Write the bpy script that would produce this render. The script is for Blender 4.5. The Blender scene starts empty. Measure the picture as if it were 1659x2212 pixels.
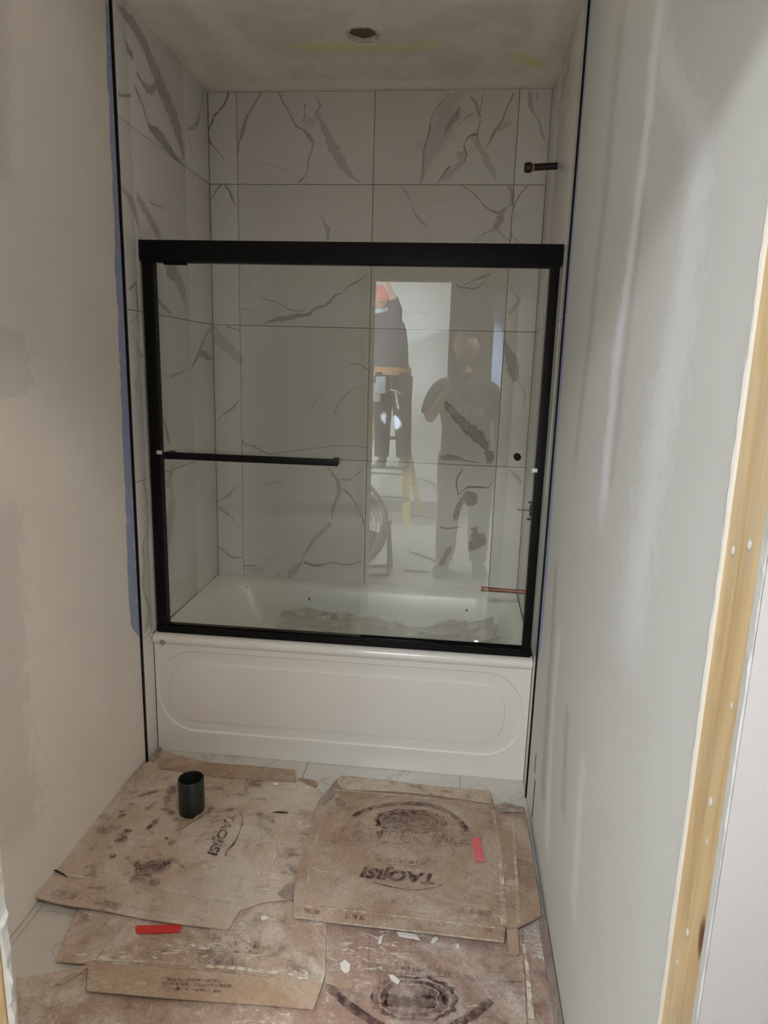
import bpy, bmesh, math, random
import numpy as np
from mathutils import Vector, Matrix, noise
random.seed(7)
SC = bpy.context.scene
COL = SC.collection
PI = math.pi

# ------------------------------------------------------------------ camera
CAM = np.array([1.1374, -2.4107, 1.5457])
FPX = 1475.5
YAW, PITCH, ROLL = -.1006, -.2086, .0288
_cy, _sy, _cp, _sp, _cr, _sr = math.cos(YAW), math.sin(YAW), math.cos(PITCH), math.sin(PITCH), math.cos(ROLL), math.sin(ROLL)
_f = np.array([_sy*_cp, _cy*_cp, _sp]); _r = np.array([_cy, -_sy, 0.]); _u = np.cross(_r, _f)
_r, _u = _r*_cr + _u*_sr, -_r*_sr + _u*_cr
cd = bpy.data.cameras.new('camera'); cam = bpy.data.objects.new('camera', cd); COL.objects.link(cam)
cd.sensor_fit = 'VERTICAL'; cd.sensor_height = 36; cd.lens = FPX/2212*36; cd.clip_start = .005
cam.matrix_world = Matrix(((_r[0], _u[0], -_f[0], CAM[0]), (_r[1], _u[1], -_f[1], CAM[1]), (_r[2], _u[2], -_f[2], CAM[2]), (0, 0, 0, 1)))
SC.camera = cam

# ------------------------------------------------------------------ world, lights, exposure
w = bpy.data.worlds.new('world'); SC.world = w; w.use_nodes = True
w.node_tree.nodes['Background'].inputs[0].default_value = (.55, .68, .9, 1)
w.node_tree.nodes['Background'].inputs[1].default_value = .6
SC.view_settings.view_transform = 'Standard'; SC.view_settings.look = 'None'
SC.view_settings.gamma = 1; SC.view_settings.exposure = .22
try: SC.view_settings.use_curve_mapping = False
except Exception: pass
SC.cycles.max_bounces = 14; SC.cycles.diffuse_bounces = 8; SC.cycles.transparent_max_bounces = 16
SC.cycles.sample_clamp_indirect = 6.0; SC.cycles.caustics_reflective = False; SC.cycles.caustics_refractive = False
def area(name, loc, target, sx, sy, power, col):
    l = bpy.data.lights.new(name, 'AREA'); l.shape = 'RECTANGLE'; l.size = sx; l.size_y = sy; l.energy = power; l.color = col
    o = bpy.data.objects.new(name, l); COL.objects.link(o); o.location = loc
    o.rotation_euler = (Vector(target)-Vector(loc)).to_track_quat('-Z', 'Y').to_euler(); return o
wl_ = area('window_daylight', (-1.58, -3.2, 1.40), (.45, -4.87, 1.30), 1.5, 1.5, 140, (.86, .96, 1.0)); wl_.data.spread = math.radians(105)   # hall window, photo left
area('side_window_daylight', (1.85, -6.6, 1.5), (1.0, -6.7, 1.2), .8, 1.4, 90, (.72, .85, 1.0))   # window of the room beyond
area('hall_overhead_fill', (.6, -3.4, 2.64), (.6, -3.4, 0), .6, .6, 72, (.93, .97, 1.0))  # added fill light, unseen overhead, sends more light through the opening
def beam(name, loc, target, power, deg, col):
    l = bpy.data.lights.new(name, 'SPOT'); l.energy = power; l.spot_size = math.radians(deg); l.spot_blend = .25; l.color = col; l.shadow_soft_size = .01
    o = bpy.data.objects.new(name, l); COL.objects.link(o); o.location = loc; o.rotation_euler = (Vector(target)-Vector(loc)).to_track_quat('-Z', 'Y').to_euler()
beam('sunbeam_through_window', (-1.5, -2.45, 2.05), (.53, -4.13, 1.04), 70000, 2.7, (.8, .93, 1.0))
def lamp(name, loc, power, col, r=.07):
    l = bpy.data.lights.new(name, 'POINT'); l.energy = power; l.color = col; l.shadow_soft_size = r
    o = bpy.data.objects.new(name, l); COL.objects.link(o); o.location = loc; return o
lamp('hall_warm_fill', (1.75, -2.6, 2.45), 50, (1.0, .87, .74), .10)  # added warm fill without a fixture, lifts the left bathroom wall
area('bathroom_overhead_fill', (.74, -.95, 2.67), (.74, -.95, 0), 1.2, 1.1, 1.7, (1.0, .89, .78))  # soft fill added out of view to brighten the tub room

# ------------------------------------------------------------------ pixel -> point on a real plane
def ray(px, py): return _f + _r*(px-829.5)/FPX + _u*(1106-py)/FPX
def at(px, py, ax, v):
    d = ray(px, py); t = (v-CAM[ax])/d[ax]; p = CAM + t*d; return Vector(p)
def G(px, py, z=0.): return at(px, py, 2, z)

# ------------------------------------------------------------------ room numbers
W, D, H = 1.465, .75, 2.687           # alcove width, depth, ceiling
ZR = [H, 2.318, 1.716, 1.114, .512, -.09]   # tile rows
XC = [0, .128, .730, 1.332, W]
YT = -.105                            # where the wall tile ends
YP, YH = -1.735, -1.834               # partition faces
OX0, OX1, OZ = .61, 1.40, 2.055       # opening

# ------------------------------------------------------------------ node helpers
def mat(name, col=(.8, .8, .8), rough=.5, metal=0, spec=.5, **k):
    m = bpy.data.materials.new(name); m.use_nodes = True
    b = m.node_tree.nodes['Principled BSDF']
    b.inputs['Base Color'].default_value = (*col, 1); b.inputs['Roughness'].default_value = rough
    b.inputs['Metallic'].default_value = metal; b.inputs['Specular IOR Level'].default_value = spec
    for kk, v in k.items(): b.inputs[kk.replace('_', ' ')].default_value = v
    return m
class NT:
    def __init__(s, m): s.m = m; s.t = m.node_tree; s.b = m.node_tree.nodes['Principled BSDF']
    def new(s, t, **k):
        n = s.t.nodes.new(t)
        for a, v in k.items(): setattr(n, a, v)
        return n
    def put(s, n, i, v):
        if v is None: return
        if isinstance(v, (int, float)): n.inputs[i].default_value = v
        elif isinstance(v, (tuple, list)):
            n.inputs[i].default_value = tuple(v) if len(n.inputs[i].default_value) == len(v) else (*v, 1)
        else: s.t.links.new(v, n.inputs[i])
    def math(s, op, a, b=None, c=None, clamp=False):
        n = s.new('ShaderNodeMath', operation=op); n.use_clamp = clamp
        s.put(n, 0, a); s.put(n, 1, b); s.put(n, 2, c); return n.outputs[0]
    def pos(s): return s.new('ShaderNodeNewGeometry').outputs['Position']
    def sep(s, v):
        n = s.new('ShaderNodeSeparateXYZ'); s.put(n, 0, v); return n.outputs
    def vmul(s, v, k):
        n = s.new('ShaderNodeVectorMath', operation='MULTIPLY'); s.put(n, 0, v); s.put(n, 1, k); return n.outputs[0]
    def noise(s, v=None, scale=5, detail=3, rough=.5, col=False, dist=0):
        n = s.new('ShaderNodeTexNoise'); s.put(n, 'Vector', v); s.put(n, 'Scale', scale); s.put(n, 'Detail', detail); s.put(n, 'Roughness', rough); s.put(n, 'Distortion', dist)
        return n.outputs['Color' if col else 'Fac']
    def ss(s, v, a, b, lo=0., hi=1., smooth=True):
        n = s.new('ShaderNodeMapRange'); n.interpolation_type = 'SMOOTHSTEP' if smooth else 'LINEAR'
        s.put(n, 0, v); s.put(n, 1, a); s.put(n, 2, b); s.put(n, 3, lo); s.put(n, 4, hi); return n.outputs[0]
    def mix(s, f, a, b):
        n = s.new('ShaderNodeMix', data_type='RGBA'); s.put(n, 0, f); s.put(n, 6, a); s.put(n, 7, b); return n.outputs[2]
    def bump(s, h, strength=.3, dist=.01):
        n = s.new('ShaderNodeBump'); s.put(n, 'Height', h); s.put(n, 'Strength', strength); s.put(n, 'Distance', dist)
        s.t.links.new(n.outputs[0], s.b.inputs['Normal'])
    def base(s, c): s.put(s.b, 'Base Color', c)
    def curve(s, v, pts):
        n = s.new('ShaderNodeFloatCurve'); cm = n.mapping; cm.extend = 'HORIZONTAL'; c = cm.curves[0]
        c.points[0].location = pts[0]; c.points[1].location = pts[-1]
        for p in pts[1:-1]: c.points.new(*p)
        for p in c.points: p.handle_type = 'AUTO_CLAMPED'
        cm.update(); s.put(n, 'Value', v); s.put(n, 'Factor', 1.0); return n.outputs[0]

def runs(pts):
    """split a polyline into runs monotone in its dominant axis"""
    out = []; i = 0
    while i < len(pts)-1:
        dx, dy = pts[i+1][0]-pts[i][0], pts[i+1][1]-pts[i][1]
        ax = 0 if abs(dx) > abs(dy) else 1; sg = 1 if (dx, dy)[ax] > 0 else -1
        j = i+1
        while j < len(pts)-1:
            e = (pts[j+1][0]-pts[j][0], pts[j+1][1]-pts[j][1])
            if e[ax]*sg <= .15*abs(e[1-ax]): break
            j += 1
        r = pts[i:j+1]
        if sg < 0: r = r[::-1]
        out.append((ax, r)); i = j
    return out
def vein_mask(n, a, b, veins, box=None, OFF=1.0, S=4.0):
    """a, b: wall coordinates; veins: list of (points [(a,b,width)], strength, soft)"""
    tot = None; jit = n.ss(n.noise(n.pos(), 26, 4, .7), .25, .75, .35, 1.65, False)
    for pts, st, soft in veins:
        if box and (max(p[0] for p in pts) < box[0]-.02 or min(p[0] for p in pts) > box[1]+.02 or max(p[1] for p in pts) < box[2]-.02 or min(p[1] for p in pts) > box[3]+.02): continue
        for ax, r in runs(pts):
            if abs(r[-1][ax]-r[0][ax]) < 1e-4: continue
            t, v = (a, b) if ax == 0 else (b, a)
            tn = n.math('MULTIPLY_ADD', t, 1/S, OFF/S)
            c = n.curve(tn, [((p[ax]+OFF)/S, (p[1-ax]+OFF)/S) for p in r])
            wv = n.curve(tn, [((p[ax]+OFF)/S, p[2]*2.) for p in r])          # half width = curve / 4
            d = n.math('ABSOLUTE', n.math('SUBTRACT', v, n.math('MULTIPLY_ADD', c, S, -OFF)))
            hw = n.math('MULTIPLY_ADD', n.math('MULTIPLY', wv, jit), .25, .0006)
            m = n.ss(d, n.math('MULTIPLY', hw, 1-soft), n.math('MULTIPLY_ADD', hw, 1+.4*soft, .0004), 1., 0.)
            mid, half = (r[0][ax]+r[-1][ax])/2, abs(r[-1][ax]-r[0][ax])/2
            inr = n.ss(n.math('ABSOLUTE', n.math('SUBTRACT', t, mid)), half-.004 if soft < .6 else half*.8, half+.002 if soft < .6 else half*1.05, 1., 0.)
            if max(p[2] for p in r) > .016 and soft < .6:      # wide band: pale heart, darker rims
                rim = n.ss(n.math('DIVIDE', d, hw), .45, 1., .60 if st < .8 else .72, 1.)
                m = n.math('MULTIPLY', m, rim)
            m = n.math('MULTIPLY', n.math('MULTIPLY', m, inr), st)
            tot = m if tot is None else n.math('MAXIMUM', tot, m)
    return tot

# ------------------------------------------------------------------ mesh helpers
class BM:
    def __init__(s): s.bm = bmesh.new()
    def box(s, x0, x1, y0, y1, z0, z1, bev=0):
        r = bmesh.ops.create_cube(s.bm, size=1)
        for v in r['verts']: v.co = Vector((x0+(v.co.x+.5)*(x1-x0), y0+(v.co.y+.5)*(y1-y0), z0+(v.co.z+.5)*(z1-z0)))
        if bev:
            es = {e for v in r['verts'] for e in v.link_edges}
            bmesh.ops.bevel(s.bm, geom=list(es), offset=bev, segments=2, affect='EDGES', profile=.6)
        return s
    def obox(s, a, b, wx, wz, side=None, bev=0):
        """a beam from a to b with cross section wx by wz"""
        a, b = Vector(a), Vector(b); d = (b-a).normalized()
        sd = Vector(side) if side else (Vector((0, 0, 1)) if abs(d.z) < .9 else Vector((0, 1, 0)))
        x = d.cross(sd).normalized(); y = x.cross(d).normalized(); L = (b-a).length
        r = bmesh.ops.create_cube(s.bm, size=1)
        for v in r['verts']: v.co = a + d*(v.co.z+.5)*L + x*v.co.x*wx + y*v.co.y*wz
        if bev:
            es = {e for v in r['verts'] for e in v.link_edges}
            bmesh.ops.bevel(s.bm, geom=list(es), offset=bev, segments=2, affect='EDGES')
        return s
    def tube(s, pts, rad, seg=12, caps=True):
        pts = [Vector(p) for p in pts]; rr = rad if isinstance(rad, (list, tuple)) else [rad]*len(pts)
        rings = []; prev = None
        for i, p in enumerate(pts):
            t = (pts[min(i+1, len(pts)-1)]-pts[max(i-1, 0)]).normalized()
            if prev is None:
                n = t.orthogonal().normalized()
            else:
                n = (prev - t*prev.dot(t)).normalized()
            prev = n; m = t.cross(n)
            rings.append([s.bm.verts.new(p + (n*math.cos(2*PI*k/seg)+m*math.sin(2*PI*k/seg))*rr[i]) for k in range(seg)])
        for A, B in zip(rings, rings[1:]):
            for k in range(seg): s.bm.faces.new((A[k], A[(k+1) % seg], B[(k+1) % seg], B[k]))
        if caps: s.bm.faces.new(rings[0][::-1]); s.bm.faces.new(rings[-1])
        return s
    def lathe(s, prof, center, axis=(0, 0, 1), seg=24, arc=None):
        """prof: [(radius, offset along axis)]"""
        ax = Vector(axis).normalized(); n = ax.orthogonal().normalized(); m = ax.cross(n); c = Vector(center)
        rings = [[s.bm.verts.new(c + ax*h + (n*math.cos(2*PI*k/seg)+m*math.sin(2*PI*k/seg))*max(r, 1e-5)) for k in range(seg)] for r, h in prof]
        for A, B in zip(rings, rings[1:]):
            for k in range(seg): s.bm.faces.new((A[k], A[(k+1) % seg], B[(k+1) % seg], B[k]))
        return s
    def loops(s, loops, cap_first=False, cap_last=False):
        L = [[s.bm.verts.new(p) for p in l] for l in loops]
        for A, B in zip(L, L[1:]):
            n = len(A)
            for k in range(n): s.bm.faces.new((A[k], A[(k+1) % n], B[(k+1) % n], B[k]))
        if cap_first: s.bm.faces.new(L[0][::-1])
        if cap_last: s.bm.faces.new(L[-1])
        return s
    def poly(s, pts, th=None):
        """flat outline given in world points, extruded down by th"""
        vs = [s.bm.verts.new(p) for p in pts]; f = s.bm.faces.new(vs); f.normal_update()
        if f.normal.z < 0: f.normal_flip()
        if th:
            lo = [s.bm.verts.new(Vector(p)-Vector((0, 0, th))) for p in pts]
            n = len(pts)
            for k in range(n): s.bm.faces.new((vs[k], vs[(k+1) % n], lo[(k+1) % n], lo[k]))
            s.bm.faces.new(lo)
        return s
    def strip(s, left, right):
        a = [s.bm.verts.new(p) for p in left]; b = [s.bm.verts.new(p) for p in right]
        for i in range(len(a)-1): s.bm.faces.new((a[i], a[i+1], b[i+1], b[i]))
        return s
    def join(s, me, M=None):
        n0 = len(s.bm.verts); s.bm.from_mesh(me); s.bm.verts.ensure_lookup_table()
        if M is not None:
            for v in list(s.bm.verts)[n0:]: v.co = M @ v.co
        return s

def wloc(o):
    v = Vector((0, 0, 0))
    while o: v = v + o.location; o = o.parent
    return v
def ob(name, B, m, parent=None, smooth=False, label=None, cat=None, group=None, kind=None, org=None):
    bm = B.bm if isinstance(B, BM) else B
    bmesh.ops.recalc_face_normals(bm, faces=bm.faces[:])
    xs = [v.co for v in bm.verts]
    if org is None:
        org = Vector(((min(c.x for c in xs)+max(c.x for c in xs))/2, (min(c.y for c in xs)+max(c.y for c in xs))/2, min(c.z for c in xs)))
    org = Vector(org)
    for v in bm.verts: v.co -= org
    me = bpy.data.meshes.new(name); bm.to_mesh(me); bm.free()
    if smooth:
        me.shade_smooth()
        if smooth != 1:
            try: me.set_sharp_from_angle(angle=math.radians(smooth))
            except Exception: pass
    me.materials.append(m); o = bpy.data.objects.new(name, me); COL.objects.link(o)
    if parent: o.parent = parent; o.location = org-wloc(parent)
    else: o.location = org
    tag(o, label, cat, group, kind); return o
def tag(o, label=None, cat=None, group=None, kind=None):
    for k, v in (('label', label), ('category', cat), ('group', group), ('kind', kind)):
        if v: o[k] = v
def empty(name, loc, label=None, cat=None, group=None, kind=None):
    o = bpy.data.objects.new(name, None); COL.objects.link(o); o.location = loc; o.empty_display_size = .05
    tag(o, label, cat, group, kind); return o
def copy_tree(o, parent=None):
    c = o.copy(); COL.objects.link(c); c.parent = parent
    for ch in [x for x in bpy.data.objects if x.parent == o]: copy_tree(ch, c)
    return c

# ------------------------------------------------------------------ materials
TILE_BASE = (.75, .73, .705)
def tile_material(name, plane, veins, box, faint=.25):
    m = mat(name, TILE_BASE, .28, spec=.4); n = NT(m); p = n.pos()
    nz = n.noise(p, 9, 4, .6, col=True); nz2 = n.noise(p, 60, 3, .6, col=True)
    s1, s2, sp = n.sep(nz), n.sep(nz2), n.sep(p)
    hz = sp[0] if plane == 'back' else sp[1]
    a = n.math('ADD', hz, n.math('ADD', n.math('MULTIPLY_ADD', s1[0], .016, -.008), n.math('MULTIPLY_ADD', s2[0], .008, -.004)))
    b = n.math('ADD', sp[2], n.math('ADD', n.math('MULTIPLY_ADD', s1[1], .016, -.008), n.math('MULTIPLY_ADD', s2[1], .008, -.004)))
    v = vein_mask(n, a, b, veins, box)
    cloud = n.ss(n.noise(p, 2.2, 4, .6, dist=.6), .5, .85, 0, .10)
    hair = n.ss(n.math('ABSOLUTE', n.math('SUBTRACT', n.noise(p, 1.7, 5, .55, dist=1.2), .5)), .0, .005, faint*.6, 0)
    hair = n.math('MULTIPLY', hair, n.ss(n.noise(p, 2.3, 1), .5, .62, 0, 1))
    f = n.math('ADD', hair, cloud)
    if v is not None: f = n.math('MAXIMUM', f, n.math('MULTIPLY', v, n.ss(s2[2], .25, .6, .72, 1.)))
    vc = n.mix(s1[2], (.19, .16, .12), (.21, .19, .175))
    n.base(n.mix(f, TILE_BASE, vc)); n.put(n.b, 'Roughness', n.ss(f, 0, 1, .27, .34)); return m
M = {}
def wall_mat(name, base, extra=None, rough=.75, blue=None, plane='side'):
    m = mat(name, base, rough, spec=.3); n = NT(m); p = n.pos(); sp = n.sep(p)
    nz = n.sep(n.noise(p, 4, 4, .6, col=True)); fine = n.noise(p, 220, 2)
    a = n.math('ADD', sp[1], n.math('MULTIPLY_ADD', nz[0], .05, -.025)); b = n.math('ADD', sp[2], n.math('MULTIPLY_ADD', nz[1], .06, -.03))
    c = base
    if extra:
        for vs, colr in extra:
            v = vein_mask(n, a, b, vs)
            c = n.mix(v, c, colr)
    if blue:
        z0, z1, wd, colr = blue
        edge = n.math('MULTIPLY_ADD', n.noise(n.vmul(p, (1, 1, 3.)), 2.2, 4, .65), -.04, n.ss(sp[2], .6, 2.5, YT-.008-wd+.02, YT-.008-wd*.45+.02, False))
        soft = n.ss(sp[2], z0-.1, z0+.02, .0, 1.)
        edge2 = n.math('SUBTRACT', YT-.002, n.math('MULTIPLY', n.math('SUBTRACT', YT, edge), soft))
        f = n.math('MULTIPLY', n.ss(sp[1], edge2, n.math('ADD', edge2, .008), 0, 1), n.math('MULTIPLY', n.ss(sp[2], z0-.10, z0-.04, 0, 1), n.ss(sp[2], z1, z1+.06, 1, 0)))
        f = n.math('MULTIPLY', f, n.ss(n.noise(p, 30, 3), .3, .5, .75, 1))
        c = n.mix(f, c, colr)
    c = n.mix(n.ss(nz[2], .35, .75, 0, .10), c, (.42, .40, .37))
    n.base(c); n.bump(n.math('ADD', n.math('MULTIPLY', fine, .15), n.noise(p, 3, 3)), .25, .004); return m

M['black'] = mat('black_anodised_metal', (.004, .004, .004), .45, spec=.18)
M['trim'] = mat('black_edge_trim', (.004, .005, .005), .4, spec=.2)
M['acrylic'] = mat('white_acrylic', (.78, .765, .72), .14, spec=.5, Coat_Weight=.3, Coat_Roughness=.05)
m = M['acrylic']; n = NT(m); p = n.pos()
n.base(n.mix(n.ss(n.noise(p, 5, 4, .6), .55, .8, 0, .08), (.78, .765, .72), (.62, .59, .53)))
# basin: dusty acrylic with rubbed brown dirt
M['basin'] = mat('dusty_basin_acrylic', (.84, .85, .80), .3); n = NT(M['basin']); p = n.pos(); sp = n.sep(p)
d = n.noise(p, 14, 5, .65)
ell = n.math('ADD', n.math('POWER', n.math('DIVIDE', n.math('SUBTRACT', sp[0], .56), .24), 2.), n.math('POWER', n.math('DIVIDE', n.math('SUBTRACT', sp[2], .372), .022), 2.))
dirt = n.math('MULTIPLY', n.ss(ell, .1, 1.2, .75, 0), n.ss(d, .42, .62, 0, 1))
dust = n.ss(n.noise(p, 3, 3), .4, .7, .12, .35)
c = n.mix(dust, (.84, .85, .79), (.62, .59, .52)); n.base(n.mix(dirt, c, (.24, .15, .09)))
M['grout'] = mat('grey_grout', (.20, .19, .175), .9)
M['caulk'] = mat('grey_board', (.45, .43, .40), .8)
M['copper'] = mat('dull_copper', (.42, .17, .10), .38, metal=.85)
n = NT(M['copper']); p = n.pos(); n.base(n.mix(n.ss(n.noise(p, 60, 3), .4, .7), (.42, .17, .10), (.16, .08, .06)))
M['abs'] = mat('black_abs_plastic', (.010, .014, .012), .32)
n = NT(M['abs']); p = n.pos(); n.base(n.mix(n.ss(n.noise(n.vmul(p, (1, 1, .35)), 40, 4), .6, .8, 0, .5), (.010, .013, .011), (.10, .12, .105)))
M['redtag'] = mat('red_tape', (.62, .035, .035), .55)
n = NT(M['redtag']); p = n.pos(); n.base(n.mix(n.ss(n.noise(p, 70, 3), .55, .8, 0, .4), (.62, .035, .035), (.55, .30, .28)))
M['pinktag'] = mat('dusty_pink_tape', (.72, .13, .15), .6)
n = NT(M['pinktag']); p = n.pos(); n.base(n.mix(n.ss(n.noise(p, 70, 3), .5, .8, 0, .5), (.72, .13, .15), (.65, .42, .38)))
def clear_plastic(): 
    return mat('clear_bumper_plastic', (.72, .74, .74), .2, spec=.6)
M['clear'] = clear_plastic()

# window-type glass: clear pane whose two faces mirror by Fresnel
def thin_glass(name, tint, ior=1.5, rough=0., mul=1., haze=None):
    m = bpy.data.materials.new(name); m.use_nodes = True; t = m.node_tree; t.nodes.clear()
    out = t.nodes.new('ShaderNodeOutputMaterial'); mx = t.nodes.new('ShaderNodeMixShader')
    tr = t.nodes.new('ShaderNodeBsdfTransparent'); tr.inputs[0].default_value = (*tint, 1)
    gl = t.nodes.new('ShaderNodeBsdfGlossy'); gl.inputs['Roughness'].default_value = rough; gl.inputs[0].default_value = (1, 1, 1, 1)
    fr = t.nodes.new('ShaderNodeFresnel'); g = t.nodes.new('ShaderNodeNewGeometry')
    mr = t.nodes.new('ShaderNodeMapRange'); mr.inputs[3].default_value = ior; mr.inputs[4].default_value = 1/ior
    t.links.new(g.outputs['Backfacing'], mr.inputs[0]); t.links.new(mr.outputs[0], fr.inputs[0])
    mu = t.nodes.new('ShaderNodeMath'); mu.operation = 'MULTIPLY'; mu.inputs[1].default_value = mul; mu.use_clamp = True
    t.links.new(fr.outputs[0], mu.inputs[0]); t.links.new(mu.outputs[0], mx.inputs[0])
    t.links.new(tr.outputs[0], mx.inputs[1]); t.links.new(gl.outputs[0], mx.inputs[2]); t.links.new(mx.outputs[0], out.inputs[0])
    if haze:
        df = t.nodes.new('ShaderNodeBsdfDiffuse'); df.inputs[0].default_value = (*haze[1], 1); m2 = t.nodes.new('ShaderNodeMixShader'); m2.inputs[0].default_value = haze[0]
        t.links.new(mx.outputs[0], m2.inputs[1]); t.links.new(df.outputs[0], m2.inputs[2]); t.links.new(m2.outputs[0], out.inputs[0])
    return m
M['glass'] = thin_glass('door_glass', (.982, .99, .98), 1.52)
M['film'] = thin_glass('plastic_film', (.93, .93, .91), 1.6, .045, 2.4, (.17, (.50, .44, .38)))
M['edge'] = mat('polished_glass_edge', (.10, .14, .12), .15)

def wood_mat(name, c1, c2, scale=1.):
    m = mat(name, c1, .6, spec=.3); n = NT(m); p = n.pos()
    q = n.vmul(p, (9, 9, .9)); g = n.noise(q, 3*scale, 6, .6, dist=.9); g2 = n.noise(n.vmul(p, (40, 40, 1.2)), 4, 3)
    c = n.mix(n.ss(g, .35, .7), c1, c2); c = n.mix(n.ss(g2, .5, .8, 0, .35), c, tuple(x*.55 for x in c2))
    sp = n.sep(p)
    c = n.mix(n.ss(n.noise(n.vmul(p, (8, 8, 2.)), 2.5, 5, .6, dist=1.), .48, .68, 0, .5), c, (.50, .45, .36))
    kn = n.math('ADD', n.math('POWER', n.math('DIVIDE', n.math('SUBTRACT', sp[2], 1.005), .028), 2.), n.math('POWER', n.math('DIVIDE', n.math('SUBTRACT', sp[1], -1.808), .009), 2.))
    c = n.mix(n.ss(n.math('ADD', kn, n.math('MULTIPLY', g, .8)), .5, 1.6, .9, 0), c, (.10, .03, .015))
    n.base(c); n.bump(g2, .2, .002); return m
M['stud'] = wood_mat('spruce_stud', (.66, .50, .29), (.50, .34, .17))
M['gyp'] = mat('broken_gypsum', (.80, .79, .76), .9); NT(M['gyp']).bump(NT(M['gyp']).noise(None, 180, 3), .6, .01)
M['chip'] = mat('plaster_chip', (.76, .73, .68), .85)

# ------------------------------------------------------------------ marble veins measured on the walls
CR = {1: (200, 0, 2.860), 2: (740, 0, 2.860), 3: (280, 500, 3.190), 4: (760, 560, 3.456), 5: (760, 980, 3.456), 6: (280, 980, 3.190)}
def vconv(crop, pts, plane, st=.8, soft=.35, wmul=1.):
    ox, oy, s = CR[crop]; out = []
    for q in pts:
        P = at(ox+q[0]/s, oy+q[1]/s, 1 if plane == 'back' else 0, D if plane == 'back' else (0 if plane == 'left' else W))
        sc = (P-Vector(CAM)).length/FPX/s
        out.append((P.x if plane == 'back' else P.y, P.z, max(q[2]*sc*wmul*.95, .0016)))
    return (out, st, soft)
BV = []
def bv(c, pts, st=.8, soft=.35): BV.append(vconv(c, pts, 'back', st, soft))
bv(1, [(845,565,14),(830,615,16),(800,665,14),(755,715,14),(735,765,12),(715,820,8),(722,875,14),(760,925,6),(810,985,4)])
bv(1, [(1042,565,14),(1025,600,16),(985,665,18),(945,740,18),(925,800,24),(910,860,12),(900,890,8),(900,950,5)])
bv(1, [(1150,565,6),(1190,650,10),(1215,700,10),(1260,780,14),(1300,800,24),(1345,850,28),(1362,880,8),(1350,930,6),(1335,985,8),(1320,1070,6),(1280,1120,16),(1268,1132,6)])
bv(1, [(1375,590,4),(1405,655,14),(1385,690,14),(1420,760,34),(1460,860,46),(1500,930,66),(1540,1010,52),(1590,1075,34),(1659,1132,14)], .7)
bv(1, [(1310,635,14),(1312,690,6),(1305,740,8),(1280,760,5)], .6)
bv(1, [(1300,770,60),(1390,730,40),(1420,700,20)], .25, .8)
bv(1, [(1000,1000,3),(1090,1020,5),(1210,1050,4)], .35)
bv(1, [(795,1135,20),(740,1215,8),(722,1245,6)], .7); bv(1, [(815,1135,16),(850,1190,18),(865,1235,10),(895,1275,6)], .7)
bv(1, [(1410,1320,4),(1430,1370,8),(1455,1430,28),(1455,1490,8)], .7)
bv(2, [(730,560,70),(650,650,110),(615,780,130),(575,880,150),(530,960,90),(510,1040,40),(480,1138,16)], .42, .5)
bv(2, [(660,575,6),(560,700,6),(525,860,12),(500,960,10),(500,1060,6),(478,1138,5)], .7)
bv(2, [(725,650,20),(690,740,50),(650,790,30),(630,840,10)], .62, .7)
bv(2, [(780,585,8),(830,650,22),(835,700,20),(850,740,6),(832,820,8),(835,880,10),(850,905,4)], .8)
bv(2, [(805,700,12),(740,745,6),(700,800,4)], .5); bv(2, [(870,570,4),(855,650,8),(845,700,6)], .5)
bv(2, [(790,850,36),(830,890,44),(870,950,58),(900,1020,60),(940,1070,34),(962,1138,8)], .55)
bv(2, [(830,830,12),(770,850,10),(745,900,10),(765,960,10),(745,1010,10),(660,1030,10),(620,1080,10),(578,1138,6)], .8)
bv(2, [(730,930,60),(735,1000,50),(660,1070,60),(610,1125,50)], .35, .6)
bv(2, [(1060,565,8),(1020,660,8),(990,740,10),(930,830,14),(895,905,8)], .7)
bv(2, [(1045,750,6),(1000,780,34),(920,815,12)], .6)
bv(2, [(1155,565,20),(1160,640,26),(1175,700,12),(1210,740,12),(1222,790,16),(1240,850,10),(1270,870,6)], .7)
bv(2, [(1210,560,5),(1200,620,4)], .6)
bv(2, [(355,1150,6),(400,1200,10),(440,1300,16),(480,1360,26),(510,1390,8),(535,1430,4),(560,1500,8)], .7)
bv(2, [(740,1150,6),(820,1210,8),(900,1290,8),(970,1320,10)], .7)
bv(2, [(1020,1150,14),(1050,1200,20),(1040,1270,16),(980,1310,34),(970,1370,38),(940,1410,32),(880,1440,24),(840,1470,6),(805,1505,6)], .75)
bv(2, [(950,1410,10),(985,1450,8),(1040,1490,6)], .6)
bv(2, [(1140,1150,20),(1085,1220,10),(1060,1290,6),(1095,1345,5)], .6); bv(2, [(1040,1430,10),(1065,1480,30),(1130,1510,20)], .6)
bv(3, [(860,430,4),(940,465,6),(1010,485,6),(1080,525,6),(1160,550,8),(1200,545,4)], .6)
bv(3, [(920,645,6),(1000,610,26),(1080,600,30),(1160,580,26),(1230,575,22),(1270,535,20),(1350,510,14),(1390,480,20),(1415,440,16),(1450,430,12),(1490,385,8),(1560,350,10),(1640,290,6)], .8)
bv(3, [(775,533,8),(835,537,6)], .6)
bv(3, [(590,655,14),(610,710,50),(640,760,80),(690,810,100),(730,860,90),(757,925,20)], .55)
bv(3, [(600,780,70),(590,700,20)], .4)
bv(3, [(665,655,10),(760,685,6)], .6)
bv(3, [(600,1305,5),(660,1250,8),(710,1215,20),(760,1150,6)], .7)
bv(3, [(1510,910,6),(1570,915,8),(1640,950,12)], .6)
bv(3, [(1240,1250,4),(1290,1165,6),(1340,1110,4)], .45); bv(3, [(1410,1250,6),(1450,1170,6),(1520,1100,10),(1580,1070,6)], .55)
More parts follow.
